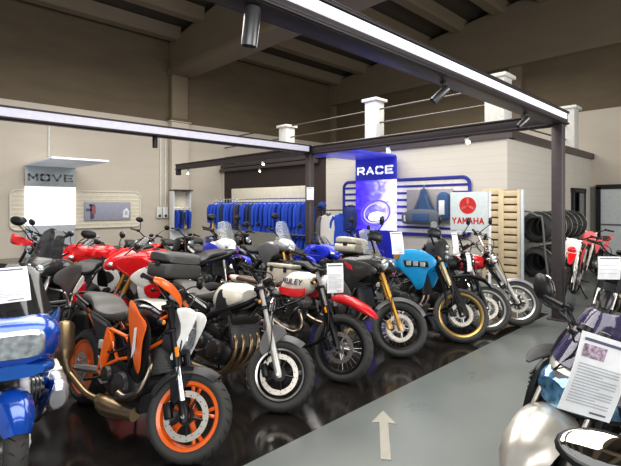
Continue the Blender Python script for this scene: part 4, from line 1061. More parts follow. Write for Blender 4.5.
sheet(c, RT*.93 + FW*.1 + V((0, 0, -.3)), V((0, 0, 1)) + RT*.38, .265, .365, 'white price sheet with a small picture on the screen of the silver tourer', lines=14)
# ------------------------------------------------------------------ the room
def wallmat(name, c1, c2, split=None, c3=None, rough=.7, brick=False):
    m, nt, b = nodes_of(name); N = nt.nodes; L = nt.links
    g = N.new('ShaderNodeNewGeometry'); sp = N.new('ShaderNodeSeparateXYZ'); L.new(g.outputs['Position'], sp.inputs[0])
    nz = N.new('ShaderNodeTexNoise'); nz.inputs['Scale'].default_value = .7; nz.inputs['Detail'].default_value = 6
    mp = N.new('ShaderNodeMapping'); mp.inputs['Scale'].default_value = (1, 1, 4)
    L.new(g.outputs['Position'], mp.inputs['Vector']); L.new(mp.outputs['Vector'], nz.inputs['Vector'])
    mx = N.new('ShaderNodeMix'); mx.data_type = 'RGBA'; mx.inputs['A'].default_value = (*c1, 1); mx.inputs['B'].default_value = (*c2, 1)
    L.new(nz.outputs['Fac'], mx.inputs['Factor'])
    out = mx.outputs['Result']
    if brick:
        wv = N.new('ShaderNodeMath'); wv.operation = 'MODULO'; wv.inputs[1].default_value = .2
        L.new(sp.outputs['Z'], wv.inputs[0])
        lt = N.new('ShaderNodeMath'); lt.operation = 'LESS_THAN'; lt.inputs[1].default_value = .012; L.new(wv.outputs[0], lt.inputs[0])
        sc = N.new('ShaderNodeMath'); sc.operation = 'MULTIPLY'; sc.inputs[1].default_value = .22; L.new(lt.outputs[0], sc.inputs[0])
        m2 = N.new('ShaderNodeMix'); m2.data_type = 'RGBA'; m2.inputs['B'].default_value = (c1[0]*.5, c1[1]*.5, c1[2]*.5, 1)
        L.new(sc.outputs[0], m2.inputs['Factor']); L.new(out, m2.inputs['A']); out = m2.outputs['Result']
    if split is not None:
        gt = N.new('ShaderNodeMath'); gt.operation = 'GREATER_THAN'; gt.inputs[1].default_value = split; L.new(sp.outputs['Z'], gt.inputs[0])
        m3 = N.new('ShaderNodeMix'); m3.data_type = 'RGBA'; m3.inputs['B'].default_value = (*c3, 1); L.new(gt.outputs[0], m3.inputs['Factor']); L.new(out, m3.inputs['A'])
        nz2 = N.new('ShaderNodeMix'); nz2.data_type = 'RGBA'; nz2.inputs['A'].default_value = (c3[0]*.75, c3[1]*.75, c3[2]*.75, 1); nz2.inputs['B'].default_value = (c3[0]*1.3, c3[1]*1.27, c3[2]*1.2, 1)
        L.new(nz.outputs['Fac'], nz2.inputs['Factor']); L.new(nz2.outputs['Result'], m3.inputs['B']); out = m3.outputs['Result']
    L.new(out, b.inputs['Base Color']); b.inputs['Roughness'].default_value = rough
    return m
BROWN = (.135, .104, .064)
WALLM = wallmat('painted hall wall', (.53, .475, .40), (.61, .555, .475), 5.22, BROWN)
OFFM = wallmat('painted block wall', (.61, .575, .51), (.68, .64, .575), brick=True)
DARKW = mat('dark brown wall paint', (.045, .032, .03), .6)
CEILM = wallmat('brown concrete ceiling', (.06, .047, .032), (.075, .058, .04))
RIBM = wallmat('brown concrete beams', (.19, .15, .097), (.235, .187, .125))
CREAM = mat('cream display board', (.74, .69, .56), .6)

def floor_mat():
    m, nt, b = nodes_of('showroom floor'); N = nt.nodes; L = nt.links
    g = N.new('ShaderNodeNewGeometry'); sp = N.new('ShaderNodeSeparateXYZ'); L.new(g.outputs['Position'], sp.inputs[0])
    nz = N.new('ShaderNodeTexNoise'); nz.inputs['Scale'].default_value = 1.6; nz.inputs['Detail'].default_value = 8; L.new(g.outputs['Position'], nz.inputs['Vector'])
    def mixc(f, a, c):
        x = N.new('ShaderNodeMix'); x.data_type = 'RGBA'
        for k, v in (('A', a), ('B', c)):
            if isinstance(v, tuple): x.inputs[k].default_value = (*v, 1)
            else: L.new(v, x.inputs[k])
        L.new(f, x.inputs['Factor']); return x.outputs['Result']
    def cmp_(src, op, val):
        x = N.new('ShaderNodeMath'); x.operation = op; x.inputs[1].default_value = val; L.new(src, x.inputs[0]); return x.outputs[0]
    grey = mixc(nz.outputs['Fac'], (.115, .13, .125), (.19, .205, .195))
    nz2 = N.new('ShaderNodeTexNoise'); nz2.inputs['Scale'].default_value = 5; nz2.inputs['Detail'].default_value = 6; L.new(g.outputs['Position'], nz2.inputs['Vector'])
    dark = mixc(nz2.outputs['Fac'], (.006, .005, .005), (.022, .019, .017))
    a = cmp_(sp.outputs['Y'], 'GREATER_THAN', 2.46)
    c = cmp_(sp.outputs['X'], 'LESS_THAN', 7.75)
    k = N.new('ShaderNodeMath'); k.operation = 'MULTIPLY'; L.new(a, k.inputs[0]); L.new(c, k.inputs[1])
    L.new(mixc(k.outputs[0], grey, dark), b.inputs['Base Color'])
    r = N.new('ShaderNodeMapRange'); r.inputs['To Min'].default_value = .06; r.inputs['To Max'].default_value = .2; L.new(nz2.outputs['Fac'], r.inputs['Value'])
    r2 = N.new('ShaderNodeMapRange'); r2.inputs['To Min'].default_value = .2; r2.inputs['To Max'].default_value = .42; L.new(nz.outputs['Fac'], r2.inputs['Value'])
    mf = N.new('ShaderNodeMix'); L.new(k.outputs[0], mf.inputs['Factor']); L.new(r2.outputs[0], mf.inputs['A']); L.new(r.outputs[0], mf.inputs['B'])
    L.new(mf.outputs['Result'], b.inputs['Roughness'])
    return m
struct('floor', MB().box((6, 5, -.05), (26.5, 26, .1)), floor_mat())
XL, YL, XR = -6.5, 17.4, 18.8
wl = struct('wall_left', MB().box(((XL+XR)/2, YL+.15, 5), (XR-XL+.6, .3, 10)), WALLM)
wr_ = struct('wall_back', MB().box((XR+.15, 5, 5), (.3, 25.4, 10)), WALLM)
# roof: two sloping slabs
def roofz(Y): return 8.3 + .13*(YL - Y) if Y > 7 else 8.3 + .13*(YL - 7) - .13*(7 - Y)
ce = struct('ceiling', MB().prism([(YL+.3, roofz(YL)+.45), (7, roofz(7)+.45), (-8, roofz(-8)+.45), (-8, roofz(-8)+.65), (7, roofz(7)+.65), (YL+.3, roofz(YL)+.65)], XL, XR+.3, axis='x'), CEILM)
k = 0
for i in range(14):
    Y = 16.75 - i*1.8
    for (xa, xb) in ((XL, 8.75), (9.55, XR)):
        ang = math.atan(.13) * (-1 if Y > 7 else 1)
        z = roofz(Y) + .22
        o = MB().prism([(Y-.36, z+.26), (Y+.36, z+.26), (Y+.3, z-.12), (Y+.2, z-.2), (Y-.2, z-.2), (Y-.3, z-.12)], xa, xb, axis='x').build('ceiling_rib', RIBM, ce)
# pitched roof beams with level underside
for (xa, xb) in ((8.75, 9.5), (18.35, 18.8), (-1.4, -.65)):
    MB().prism([(YL, 7.35), (YL, 8.5), (7, roofz(7)+.25), (-8, roofz(-8)+.25), (-8, 7.35)], xa, xb, .03, axis='x').build('roof_beam', RIBM, ce)
MB().prism([(YL, 7.12), (YL, 7.4), (-8, 7.4), (-8, 7.12)], 8.65, 9.6, .05, axis='x').build('beam_flange', RIBM, ce)
# column against the left wall, darker upper part
struct('trim_1', MB().box((9.1, YL-.14, 6.25), (.72, .28, 2.15), None, .03), RIBM)
struct('trim_2', MB().box((9.1, YL-.16, 2.6), (.8, .32, 5.2), None, .03), WALLM)
struct('trim_3', MB().box((9.1, YL-.2, 5.26), (.95, .4, .16), None, .03), WALLM)
struct('trim_4', MB().box((XR-.03, 5, 7.4), (.06, 24, .12)), RIBM)
struct('trim_5', MB().box((XR-.12, YL-.12, 6.2), (.24, .24, 2.4)), RIBM)
struct('trim_6', MB().box((XR-.1, 7.2, 6.2), (.2, .5, 2.4)), RIBM)

# ---- office block with parapet
OX, OY, OH = 11.3, 4.55, 3.42
yA, yB = on_X(326, OX), on_X(224, OX)
struct('wall_office_front', MB().box((OX+.1, (OY+yA)/2, OH/2), (.2, yA-OY, OH)), OFFM)
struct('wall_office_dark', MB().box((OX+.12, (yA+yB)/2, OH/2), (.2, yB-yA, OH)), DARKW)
struct('wall_office_end', MB().box((OX+.1, (YL+yB)/2-.01, OH/2), (.2, YL-yB-.02, OH)), OFFM)
dx0, dx1 = on_Y(571, OY), on_Y(583.5, OY)
struct('wall_office_side', MB().box(((OX+.2+dx0)/2, OY+.1, OH/2), (dx0-OX-.2, .2, OH)).box(((dx1+XR)/2, OY+.1, OH/2), (XR-dx1-.01, .2, OH)).box(((dx0+dx1)/2, OY+.1, (2.25+OH)/2), (dx1-dx0, .2, OH-2.25)), OFFM)
struct('trim_7', MB().box((OX+.1, (OY+YL)/2-.1, OH+.1), (.36, YL-OY+.1, .2)).box(((OX+XR)/2, OY+.06, OH+.1), (XR-OX, .36, .2)), POSTM)
struct('trim_8', MB().box(((OX+XR)/2+.1, (OY+YL)/2, OH+.05), (XR-OX-.4, YL-OY-.4, .06)), DGREY)
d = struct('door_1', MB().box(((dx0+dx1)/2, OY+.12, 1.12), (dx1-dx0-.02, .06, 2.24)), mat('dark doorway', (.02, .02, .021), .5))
MB().box((dx0+.06, OY-.03, 1.12), (.12, .1, 2.3)).box((dx1-.06, OY-.03, 1.12), (.12, .1, 2.3)).box(((dx0+dx1)/2, OY-.03, 2.25), (dx1-dx0+.1, .1, .14)).build('door_frame', BLACK, d)
MB().box((dx1-.35, OY-.04, 1.1), (.5, .04, 2.1)).build('door_leaf', mat('glazed door leaf', (.2, .21, .2), .2), d)
# door on the back wall
ya, yb_ = on_X(640, XR), on_X(599, XR)
d = struct('door_2', MB().box((XR-.03, (ya+yb_)/2, 1.2), (.05, yb_-ya, 2.4)), mat('pale door glass', (.62, .66, .66), .2))
MB().box((XR-.06, yb_, 1.2), (.12, .14, 2.4)).box((XR-.06, ya, 1.2), (.12, .14, 2.4)).box((XR-.06, (ya+yb_)/2, 2.4), (.12, yb_-ya+.14, .16)).build('door_frame', BLACK, d)
MB().box((XR-.07, (ya+yb_)/2, 1.05), (.06, yb_-ya, .05)).build('push_bar', GREY, d)
yc, yd = on_X(597.5, XR), on_X(590.8, XR)
cb = MB()
for i in range(7): cb.box((XR-.05, yc+.05+(yd-yc-.1)*i/6, 1.2), (.04, (yd-yc)/9, 2.4))
struct('door_3', cb.box((XR-.03, (yc+yd)/2, 1.2), (.05, yd-yc, 2.42)), mat('grey folding door', (.2, .185, .165), .6))

# parapet piers and railing along the office roof
PIER = mat('painted pier', (.72, .71, .67), .6)
py = [4.85, 8.83, 13.1]
pos = [(OX+.18, y) for y in py] + [(16.6, OY+.12)]
nm = ['square white pier on the office roof corner', 'square white pier in the middle of the office roof edge', 'square white pier at the left on the office roof edge', 'square white pier behind the gantry post on the office side wall']
for (x, y), l, hh in zip(pos, nm, (1.35, 1.42, 1.12, 1.3)):
    t = thing('parapet_pier', l, 'pier', (x, y, OH+.2), group='white piers of the roof railing')
    w = .5 if y < 5 else .44
    MB().box((0, 0, hh/2), (w, w, hh), None, .01).build('shaft', PIER, t)
    MB().box((0, 0, hh+.05), (w+.16, w+.16, .1), None, .02).build('cap', PIER, t)
RAILM = mat('grey rail steel', (.17, .15, .125), .45, .5)
for (i, (p, q)) in enumerate(((pos[0], pos[1]), (pos[1], pos[2]), (pos[2], (OX+.18, YL)), (pos[0], pos[3]))):
    lab = ['between the corner pier and the middle pier', 'between the middle pier and the left pier', 'between the left pier and the left wall', 'along the office side wall behind the gantry post'][i]
    t = thing('roof_railing', 'thin steel tube railing ' + lab, 'railing', ((p[0]+q[0])/2, (p[1]+q[1])/2, OH+.2), group='roof railing bays')
    c = V(t.location)
    for z in (.3, .75, 1.18): MB().tube([V((p[0], p[1], OH+.2+z))-c, V((q[0], q[1], OH+.2+z))-c], .026, 8).build('rail', RAILM, t)

# ---- gantry
GX, GZ = 7.5, 2.98
gy0, gy1, gy2 = 2.24, 7.7, 14.3
LEDM = mat('led strip', (.7, .7, .76), .4, emis=(.84, .83, .95), es=.75)
LEDD = mat('led strip lilac', (.4, .4, .46), .4, emis=(.58, .56, .66), es=.38)
t = thing('lighting_gantry', 'dark metal lighting gantry on posts with white light strips', 'gantry', (GX, gy0, 0))
def gbeam(a, b, w=.2, h=.19, led=None, name='beam'):
    a, b = V(a), V(b); o = V(t.location); c = (a+b)/2 - o; L = (b-a).length; ax = 'x' if abs((b-a).x) > abs((b-a).y) else 'y'
    mb = MB(); size = lambda l, ww, hh: (l, ww, hh) if ax == 'x' else (ww, l, hh)
    mb.box(c, size(L, w, h), None, .012)
    for sd in (-1, 1):
        off = V((0, sd*(w/2+.008), 0)) if ax == 'x' else V((sd*(w/2+.008), 0, 0))
        for zz in (-h/2+.02, h/2-.02): mb.box(c + off + V((0, 0, zz)), size(L, .03, .03), None, .006)
    bo = mb.build(name, GANTRY, t)
    if led:
        sm = MB()
        for sd in led:
            off = V((0, sd*(w/2+.012), 0)) if ax == 'x' else V((sd*(w/2+.012), 0, 0))
            sm.box(c + off + V((0, 0, .0)), size(L-.1, .012, h*.5))
        sm.build('light_strip', LEDM, bo)
    return bo
ba = gbeam((-5.5, gy0, GZ+.1), (GX+.1, gy0, GZ+.1), .2, .21)
o = V(t.location)
MB().box(V((1, gy0-.108, GZ+.115)) - o, (13, .014, .08)).build('light_strip', LEDM, ba)
bb = gbeam((GX, gy0+.1, GZ+.08), (GX, gy2, GZ+.08), .16, .2)
bc = gbeam((-5.5, gy1, GZ+.1), (GX-.08, gy1, GZ+.1), .2, .2)
MB().box(V((.9, gy1-.108, GZ+.1)) - o, (12.9, .014, .125)).build('light_strip', LEDD, bc)
for (x, y) in ((GX-.02, gy0), (GX-.02, gy1), (GX-.02, gy2-.1)):
    if y > 14: MB().box(V((x, y, GZ-.1)) - o, (.14, .14, .2), None, .01).build('end_bracket', GANTRY, t); continue
    p = MB().box(V((x, y, GZ/2)) - o, (.155, .155, GZ), None, .012).build('post', POSTM, t)
    MB().box(V((x, y, .012)) - o, (.26, .26, .024), None, .006).build('base_plate', POSTM, p)
sheet(V((GX-.13, gy1-.13, 2.02)), V((1, -1, 0)), V((0, 0, 1)), .17, .3, 'small white notice on the far gantry post beside the jackets', photo=False, lines=5, logo=False)

# trim beam continuing left from the office roof edge
tb = thing('overhead_bar', 'brown bar crossing in front of the dark recess above the jackets', 'bar', (OX-.12, 11, 3.3))
MB().box((0, 3.2, 0), (.12, 6.2, .14), None, .01).build('bar', POSTM, tb)
for y in (.3, 3.2, 6.1): MB().tube([(0, y, .05), (.16, y, .17)], .02, 8).build('bracket', POSTM, tb)

# ---- spotlights
def spot(at, aim, label, size=.2, r=.04, lit=False, m=SATIN, hang=.12):
    s_ = thing('spotlight', label, 'spotlight', at, group='track spotlights')
    d = V(aim).normalized()
    MB().tube([(0, 0, 0), (0, 0, -hang)], .012, 8).disc((0, 0, -.015), (0, 0, 1), .03, .015, 12).build('stem', GANTRY, s_)
    c = V((0, 0, -hang)) - d * size * .3
    m = CWHITE if lit else m
    h = MB().lathe([(.004, 0), (r*.9, 0), (r, .012), (r, size*.93), (r*.98, size), (r*.85, size), (r*.82, size-.02), (.004, size-.02)], c, d, 20).build('lamp_head', m, s_)
    if lit: MB().disc(c + d*(size-.019), d, r*.8, .008, 16).build('bulb', mat('warm bulb', (1, .9, .7), .4, emis=(1, .82, .5), es=12), h)
    else: MB().disc(c + d*(size-.019), d, r*.8, .004, 16).build('bulb', GREY, h)
SPOTM = mat('gunmetal spotlight', (.13, .13, .135), .3, .6)
spot(at_h(252, 6, GZ), (-.05, .12, -1), 'large gunmetal spotlight hanging vertically from the near light beam', .24, .05, m=SPOTM, hang=.08)
spot((at_h(443, 82, GZ)), (-.6, .55, -.75), 'tilted gunmetal spotlight under the near light beam, second from the post', .2, .04, m=SPOTM, hang=.1)
spot((at_h(525, 113, GZ)), (-.6, .55, -.75), 'tilted gunmetal spotlight next to the corner post', .18, .036, m=SPOTM, hang=.1)
spot(V((on_Y(155, gy1), gy1, GZ)), (0, 0, -1), 'small black spotlight hanging from the left light beam', .2, .045, m=BLACK, hang=.06)
spot(V((GX, on_X(188, GX), GZ-.02)), (-.3, -.5, -.8), 'small lit spotlight at the left end of the rear beam', .16, .04, True, hang=.08)
spot(V((GX, on_X(263, GX), GZ-.02)), (-.4, -.6, -.6), 'lit spotlight on the rear beam above the jackets', .14, .04, True, hang=.06)
spot(V((OX-.12, on_X(262, OX), 3.23)), (-.4, -.6, -.6), 'lit spotlight on the brown bar above the jackets', .14, .045, True, hang=.06)
spot(V((GX, on_X(388, GX), GZ-.02)), (-.5, -.5, -.7), 'lit spotlight on the rear beam above the race banner', .13, .045, True, hang=.06)
spot(V((GX, on_X(467, GX), GZ-.02)), (-.5, -.5, -.7), 'lit spotlight on the rear beam right of the race banner', .13, .042, True, hang=.05)

# ---- MOVE banner and slat board on the left wall
def slat_board(name, label, o, ax, w, h, base, line, nsl=8, rim=.05, border=None, gw=.035):
    """rounded slatted board in plane spanned by ax (horizontal world dir) and z; faces -normal"""
    t = thing(name, label, 'display board', o)
    ax = V(ax); nrm = ax.cross(V((0, 0, 1)))          # towards the room
    M = frame3(ax, V((0, 0, 1)), nrm)
    def rr(w_, h_, r, n=6):
        pts = []
        for cx, cy, a0 in ((w_/2-r, h_/2-r, 0), (-w_/2+r, h_/2-r, 90), (-w_/2+r, -h_/2+r, 180), (w_/2-r, -h_/2+r, 270)):
            for i in range(n+1):
                a = R(a0 + 90*i/n); pts.append((cx + r*math.cos(a), cy + r*math.sin(a)))
        return pts
    MB().prism(rr(w, h, .2), 0, .04, axis='z').xf(M).build('panel', base, t)
    fr = MB().tube([V((p[0], p[1], .05)) for p in rr(w, h, .2)] + [V((w/2, h/2-.2, .05))], rim/2, 6).xf(M).build('border', border or line, t)
    for i in range(nsl):
        y = -h/2 + h*(i+1)/(nsl+1)
        MB().box((0, y, .045), (w-.06, gw, .02)).xf(M).build('slat_groove', line, t)
    return t, M
x0, x1 = on_Y(10, YL-.05), on_Y(140, YL-.05)
zc0, zc1 = .92, 2.25
slat_board('slat_board', 'cream slatted display board with rounded corners behind the move banner', ((x0+x1)/2, YL-.01, (zc0+zc1)/2), (1, 0, 0), x1-x0, zc1-zc0, mat('cream slat board', (.68, .62, .5), .5), mat('pale slat groove', (.78, .74, .64), .5), 8, .06, mat('off white border', (.72, .69, .62), .5))
p0, p1 = on_Y(85.5, YL-.2), on_Y(131.5, YL-.2)
t2 = thing('picture_panel', 'lilac grey panel with a small motorcycle picture on the cream slat board', 'panel', ((p0+p1)/2, YL-.09, 1.52))
MB().box((0, 0, 0), (p1-p0, .03, .68), None, .005).build('panel', mat('lilac grey panel', (.36, .37, .46), .5), t2)
MB().box((-(p1-p0)/2+.22, -.02, -.02), (.06, .01, .56)).box((-(p1-p0)/2+.14, -.02, .05), (.2, .01, .1)).box((-(p1-p0)/2+.25, -.02, .22), (.2, .01, .07)).box((-(p1-p0)/2+.28, -.02, -.18), (.1, .01, .18)).build('picture_dark', INKD, t2)
MB().box((-(p1-p0)/2+.32, -.018, .05), (.12, .01, .3)).build('picture_red', mat('picture red', (.4, .12, .12), .5), t2)
MB().prism([((p1-p0)/2-.3, -.25), ((p1-p0)/2-.08, -.25), ((p1-p0)/2-.06, 0), ((p1-p0)/2-.15, .12), ((p1-p0)/2-.28, .02)], -.03, -.015).build('white_tag', CWHITE, t2)
MB().box(((p1-p0)/2-.17, -.035, -.08), (.1, .01, .16)).build('tag_print', INK, t2)

def banner(label, o, ax, w, ztop, zbot, headm, facem, textm, word, canm, canl, base=None, split=.35):
    t = thing('banner_panel', label, 'banner', o)
    ax = V(ax); nrm = ax.cross(V((0, 0, 1))); M = frame3(ax, V((0, 0, 1)), nrm)
    hh = split
    MB().box((0, ztop-hh/2, 0), (w, hh, .08), None, .004).xf(M).build('header', headm, t)
    MB().box((0, (ztop-hh+zbot)/2, 0), (w, ztop-hh-zbot, .07), None, .004).xf(M).build('face', facem, t)
    if base: MB().box((0, zbot/2, 0), (w*.98, zbot, .06), None, .004).xf(M).build('lower_panel', base, t)
    stroke_text(word, w*.17, w*.2, w*.035, w*.042, 'lettering', textm, t, M @ Matrix.Translation((0, ztop-hh*.55, .04)), .006)
    c = MB().box((0, ztop+.03, canl/2), (w+.02, .06, canl), None, .008).xf(M).build('canopy', canm, t)
    return t, M
mx0, mx1 = on_Y(25, YL-.15), on_Y(75.5, YL-.15)
LIGHTM = mat('backlit white panel', (.95, .95, .98), .5, emis=(1, 1, 1), es=.75)
t, M = banner('tall backlit white move banner with grey header and white canopy', ((mx0+mx1)/2, YL-.12, 0), (1, 0, 0), mx1-mx0, 3.06, 1.05, mat('pale grey header', (.52, .57, .58), .5), LIGHTM, mat('grey lettering', (.27, .29, .31), .5), 'MOVE', mat('canopy white', (.75, .8, .85), .4, emis=(.8, .85, .95), es=.12), 3.2, mat('grey lower banner', (.48, .52, .56), .5), .68)
# RACE
RX = OX - .25
ry0, ry1 = on_X(396.3, RX), on_X(356.3, RX)
def race_mat():
    m, nt, b = nodes_of('race poster'); N = nt.nodes; L = nt.links
    tc = N.new('ShaderNodeTexCoord'); mp = N.new('ShaderNodeMapping'); mp.inputs['Location'].default_value = (0, -.15, -1.75)
    L.new(tc.outputs['Object'], mp.inputs['Vector'])
    sp = N.new('ShaderNodeSeparateXYZ'); L.new(mp.outputs['Vector'], sp.inputs[0])
    cb = N.new('ShaderNodeCombineXYZ'); L.new(sp.outputs['Y'], cb.inputs[0])
    mu = N.new('ShaderNodeMath'); mu.operation = 'MULTIPLY'; mu.inputs[1].default_value = 1.5; L.new(sp.outputs['Z'], mu.inputs[0]); L.new(mu.outputs[0], cb.inputs[1])
    nz = N.new('ShaderNodeTexNoise'); nz.inputs['Scale'].default_value = 2.2; nz.inputs['Detail'].default_value = 5; nz.inputs['Distortion'].default_value = 1.2; L.new(cb.outputs[0], nz.inputs['Vector'])
    ad = N.new('ShaderNodeMix'); ad.inputs['Factor'].default_value = .42; L.new(nz.outputs['Fac'], ad.inputs['A'])
    gr = N.new('ShaderNodeMapRange'); gr.inputs['From Min'].default_value = .7; gr.inputs['From Max'].default_value = -.7; L.new(sp.outputs['Y'], gr.inputs['Value']); L.new(gr.outputs[0], ad.inputs['B'])
    rp = N.new('ShaderNodeValToRGB'); e = rp.color_ramp.elements
    e[0].position = .25; e[0].color = (.03, .015, .45, 1); e[1].position = .8; e[1].color = (.95, .95, 1, 1)
    for p, c in ((.42, (.1, .05, .8, 1)), (.55, (.22, .2, .95, 1)), (.64, (.55, .5, 1, 1))):
        x = e.new(p); x.color = c
    L.new(ad.outputs['Result'], rp.inputs['Fac']); L.new(rp.outputs['Color'], b.inputs['Base Color']); L.new(rp.outputs['Color'], b.inputs['Emission Color'])
    b.inputs['Emission Strength'].default_value = .9; b.inputs['Roughness'].default_value = .4
    return m
BLUEB = mat('race blue panel', (.03, .035, .36), .4, emis=(.03, .04, .5), es=.4)
t, M = banner('tall blue backlit race banner with swirling light picture and blue canopy', (RX, (ry0+ry1)/2, 0), (0, -1, 0), ry1-ry0, 3.18, .98, BLUEB, race_mat(), mat('white lettering', (.85, .87, .95), .5, emis=(.9, .9, 1), es=.4), 'RACE', mat('canopy blue', (.05, .055, .5), .35, emis=(.06, .06, .7), es=.35), 3.2, mat('deep blue lower banner', (.02, .025, .4), .35, emis=(.02, .02, .5), es=.15), .66)
# shiny wheel motif on poster
w = ry1-ry0
for rad, wd, mm in ((.56, .05, mat('poster dark ring', (.14, .1, .6), .4, emis=(.16, .12, .85), es=.8)), (.44, .045, mat('poster light ring', (.55, .5, .95), .4, emis=(.6, .55, 1), es=.8)), (.27, .2, mat('poster white glow', (1, 1, 1), .4, emis=(1, 1, 1), es=1.0))):
    pts = [V((.02 + rad*(math.cos(a)*.97 - .12*math.sin(a)), (1.5 if wd < .1 else 1.4) + rad*(.2*math.cos(a) + (.66 if wd < .1 else .5)*math.sin(a)), .04)) for a in [R(i*12) for i in range(31)]]
    if wd < .1: MB().tube(pts, wd/2, 6, cap=False).xf(M @ Matrix.Diagonal((1, 1, 1, 1))).build('poster_ring', mm, t)
    else: MB().prism([(p.x, p.y) for p in pts[:-1]], .036, .044, axis='z').xf(M).build('poster_glow', mm, t)
# blue striped slat board with bags
sy0, sy1 = on_X(470.5, OX), on_X(345, OX)
t, M = slat_board('slat_board', 'cream slatted board with blue stripes and blue rounded border behind the race banner', (OX-.003, (sy0+sy1)/2, 1.7), (0, -1, 0), sy1-sy0, 1.6, mat('cream blue-striped board', (.8, .77, .72), .5), mat('blue slat groove', (.03, .035, .3), .45), 7, .1, None, .065)
by0, by1 = on_X(453, OX-.1), on_X(407, OX-.1)
t2 = thing('picture_panel', 'grey panel on the blue striped board, behind the hanging bags', 'panel', (OX-.1, (by0+by1)/2, 1.72))
MB().box((0, 0, 0), (.03, by1-by0, .95), None, .005).build('panel', mat('warm grey panel', (.36, .34, .35), .5), t2)
DENIM = mat('steel blue fabric', (.05, .11, .25), .8, bump=.1, scale=60)
DENIMG = mat('slate grey fabric', (.14, .155, .19), .8, bump=.1, scale=60)
def bag(label, y, z, w, h, d, m, m2, straps=True):
    t = thing('travel_bag', label, 'bag', (OX-.14, y, z), group='bags on the blue striped board')
    M = frame3((0, -1, 0), (-1, 0, 0), (0, 0, 1))
    rows = [(-w/2, -h*.3, h*.25, d*.35, 2.5), (-w*.42, -h*.45, h*.42, d*.5, 3), (0, -h/2, h/2, d*.5, 3), (w*.42, -h*.45, h*.42, d*.5, 3), (w/2, -h*.3, h*.25, d*.35, 2.5)]
    o = MB().body(rows, 18).xf(Matrix.Translation((-d*.5, 0, 0)) @ M).build('bag_body', m, t)
    MB().box((-d-.005, 0, -h*.05), (.03, w*.5, h*.5), None, .012).build('pocket', m2, t)
    if straps:
        for s_ in (-.25, .25): MB().tube([(-d*.6, w*s_, h*.3), (-d*.6, w*s_*.6, h*.9), (-d*.3, 0, h*1.9), (-.02, 0, h*2.0)], .022, 6, smooth=4).build('strap', m, t)
    return t
bag('slate grey and blue travel bag hanging from straps on the blue striped board', on_X(428, OX), 1.42, 1.05, .44, .26, DENIMG, DENIM)
MB().prism([(-.36, .1), (.36, .1), (.12, .62), (.07, .78), (-.07, .78), (-.12, .62)], -.14, -.06, .02).xf(frame3((0, -1, 0), (1, 0, 0), (0, 0, 1))).build('carry_flap', DENIM, [o for o in COL.objects if o.name.startswith('travel_bag')][0])
bag('upright blue bag at the right end of the blue striped board', on_X(448, OX), 1.72, .34, .78, .2, DENIM, CWHITE, False)
bag('small dark bag at the left of the grey panel', on_X(413, OX), 1.38, .36, .36, .2, DENIMG, CWHITE, False)

# ---- YAMAHA sign
sx_c = at_d(469, 211, 9.9)
t = thing('brand_sign', 'white square sign with red round emblem and red lettering beside the wooden slat wall', 'sign', (sx_c.x, sx_c.y, 0))
ax = V((0.1, -1, 0)).normalized(); nrm = ax.cross(V((0, 0, 1))); M = frame3(ax, V((0, 0, 1)), nrm)
zt, zb = h_at(192, sx_c.x, sx_c.y), h_at(230.5, sx_c.x, sx_c.y)
wS = .84; zc = (zt+zb)/2
MB().box((0, zc, 0), (wS, zt-zb, .05), None, .008).xf(M).build('board', mat('pale grey sign board', (.62, .68, .68), .4, emis=(.6, .65, .65), es=.1), t)
MB().tube([V((wS/2+.03, 0, 0)), V((wS/2+.03, zt, 0))], .03, 8).xf(M).build('pole', CWHITE, t)
MB().box((wS/2+.03, .012, 0), (.4, .02, .4), None, .006).xf(M).build('foot', CWHITE, t)
MB().box((wS*.1, zb-.02, 0), (wS*.9, .03, .03)).xf(M).build('rail', CWHITE, t)
SIGNR = mat('sign red', (.62, .03, .03), .45)
em = MB().lathe([(.001, 0), (.185, 0), (.185, .008), (.001, .008)], (0, 0, 0), (0, 0, 1), 40).xf(M @ Matrix.Translation((-.02, zc+.13, .026))).build('emblem', SIGNR, t)
em2 = MB()
for i in range(3):
    a = R(90 + i*120); d = V((math.cos(a), math.sin(a), 0)); e = V((-d.y, d.x, 0))
    em2.tube([d*.02, d*.16], .009, 5)
    for s_ in (-1, 1): em2.tube([d*.05 + e*.02*s_, d*.165 + e*.022*s_], .005, 4)
em2.xf(M @ Matrix.Translation((-.02, zc+.13, .033))).build('emblem_forks', mat('emblem line red', (.75, .25, .22), .45), em)
stroke_text('YAMAHA', .15, .108, .014, .027, 'lettering', SIGNR, t, M @ Matrix.Translation((-.02, zc-.21, .026)), .005)

# ---- wooden slat wall
pc = at_d(501, 235, 10.4)
t = thing('wooden_slat_wall', 'pale wooden slat wall in a white frame left of the tyres', 'display board', (pc.x, pc.y, 0))
WOOD = mat('pale pine', (.66, .54, .36), .6, var=.12, scale=3)
ax = V((0.1, -1, 0)).normalized(); nrm = ax.cross(V((0, 0, 1))); M = frame3(ax, V((0, 0, 1)), nrm)
zt = h_at(190, pc.x, pc.y); wP = .84
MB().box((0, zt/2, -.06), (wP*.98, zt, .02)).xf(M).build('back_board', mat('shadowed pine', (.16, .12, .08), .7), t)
for i in range(12):
    z = .1 + (zt-.18)*i/11
    for sd in (-1, 1):
        MB().box((sd*wP*.245, z + (.045 if sd < 0 else 0), -.02), (wP*.5, .135, .03), None, .004).xf(M).build('slat', WOOD, t)
for x in (-wP*.46, 0, wP*.46): MB().box((x, zt/2, -.005), (.07 if x else .12, zt, .03), None, .004).xf(M).build('upright', WOOD, t)
MB().box((wP/2+.04, zt/2, -.02), (.06, zt, .08), None, .006).xf(M).build('frame_post', mat('pale blue grey frame', (.6, .68, .74), .45), t)

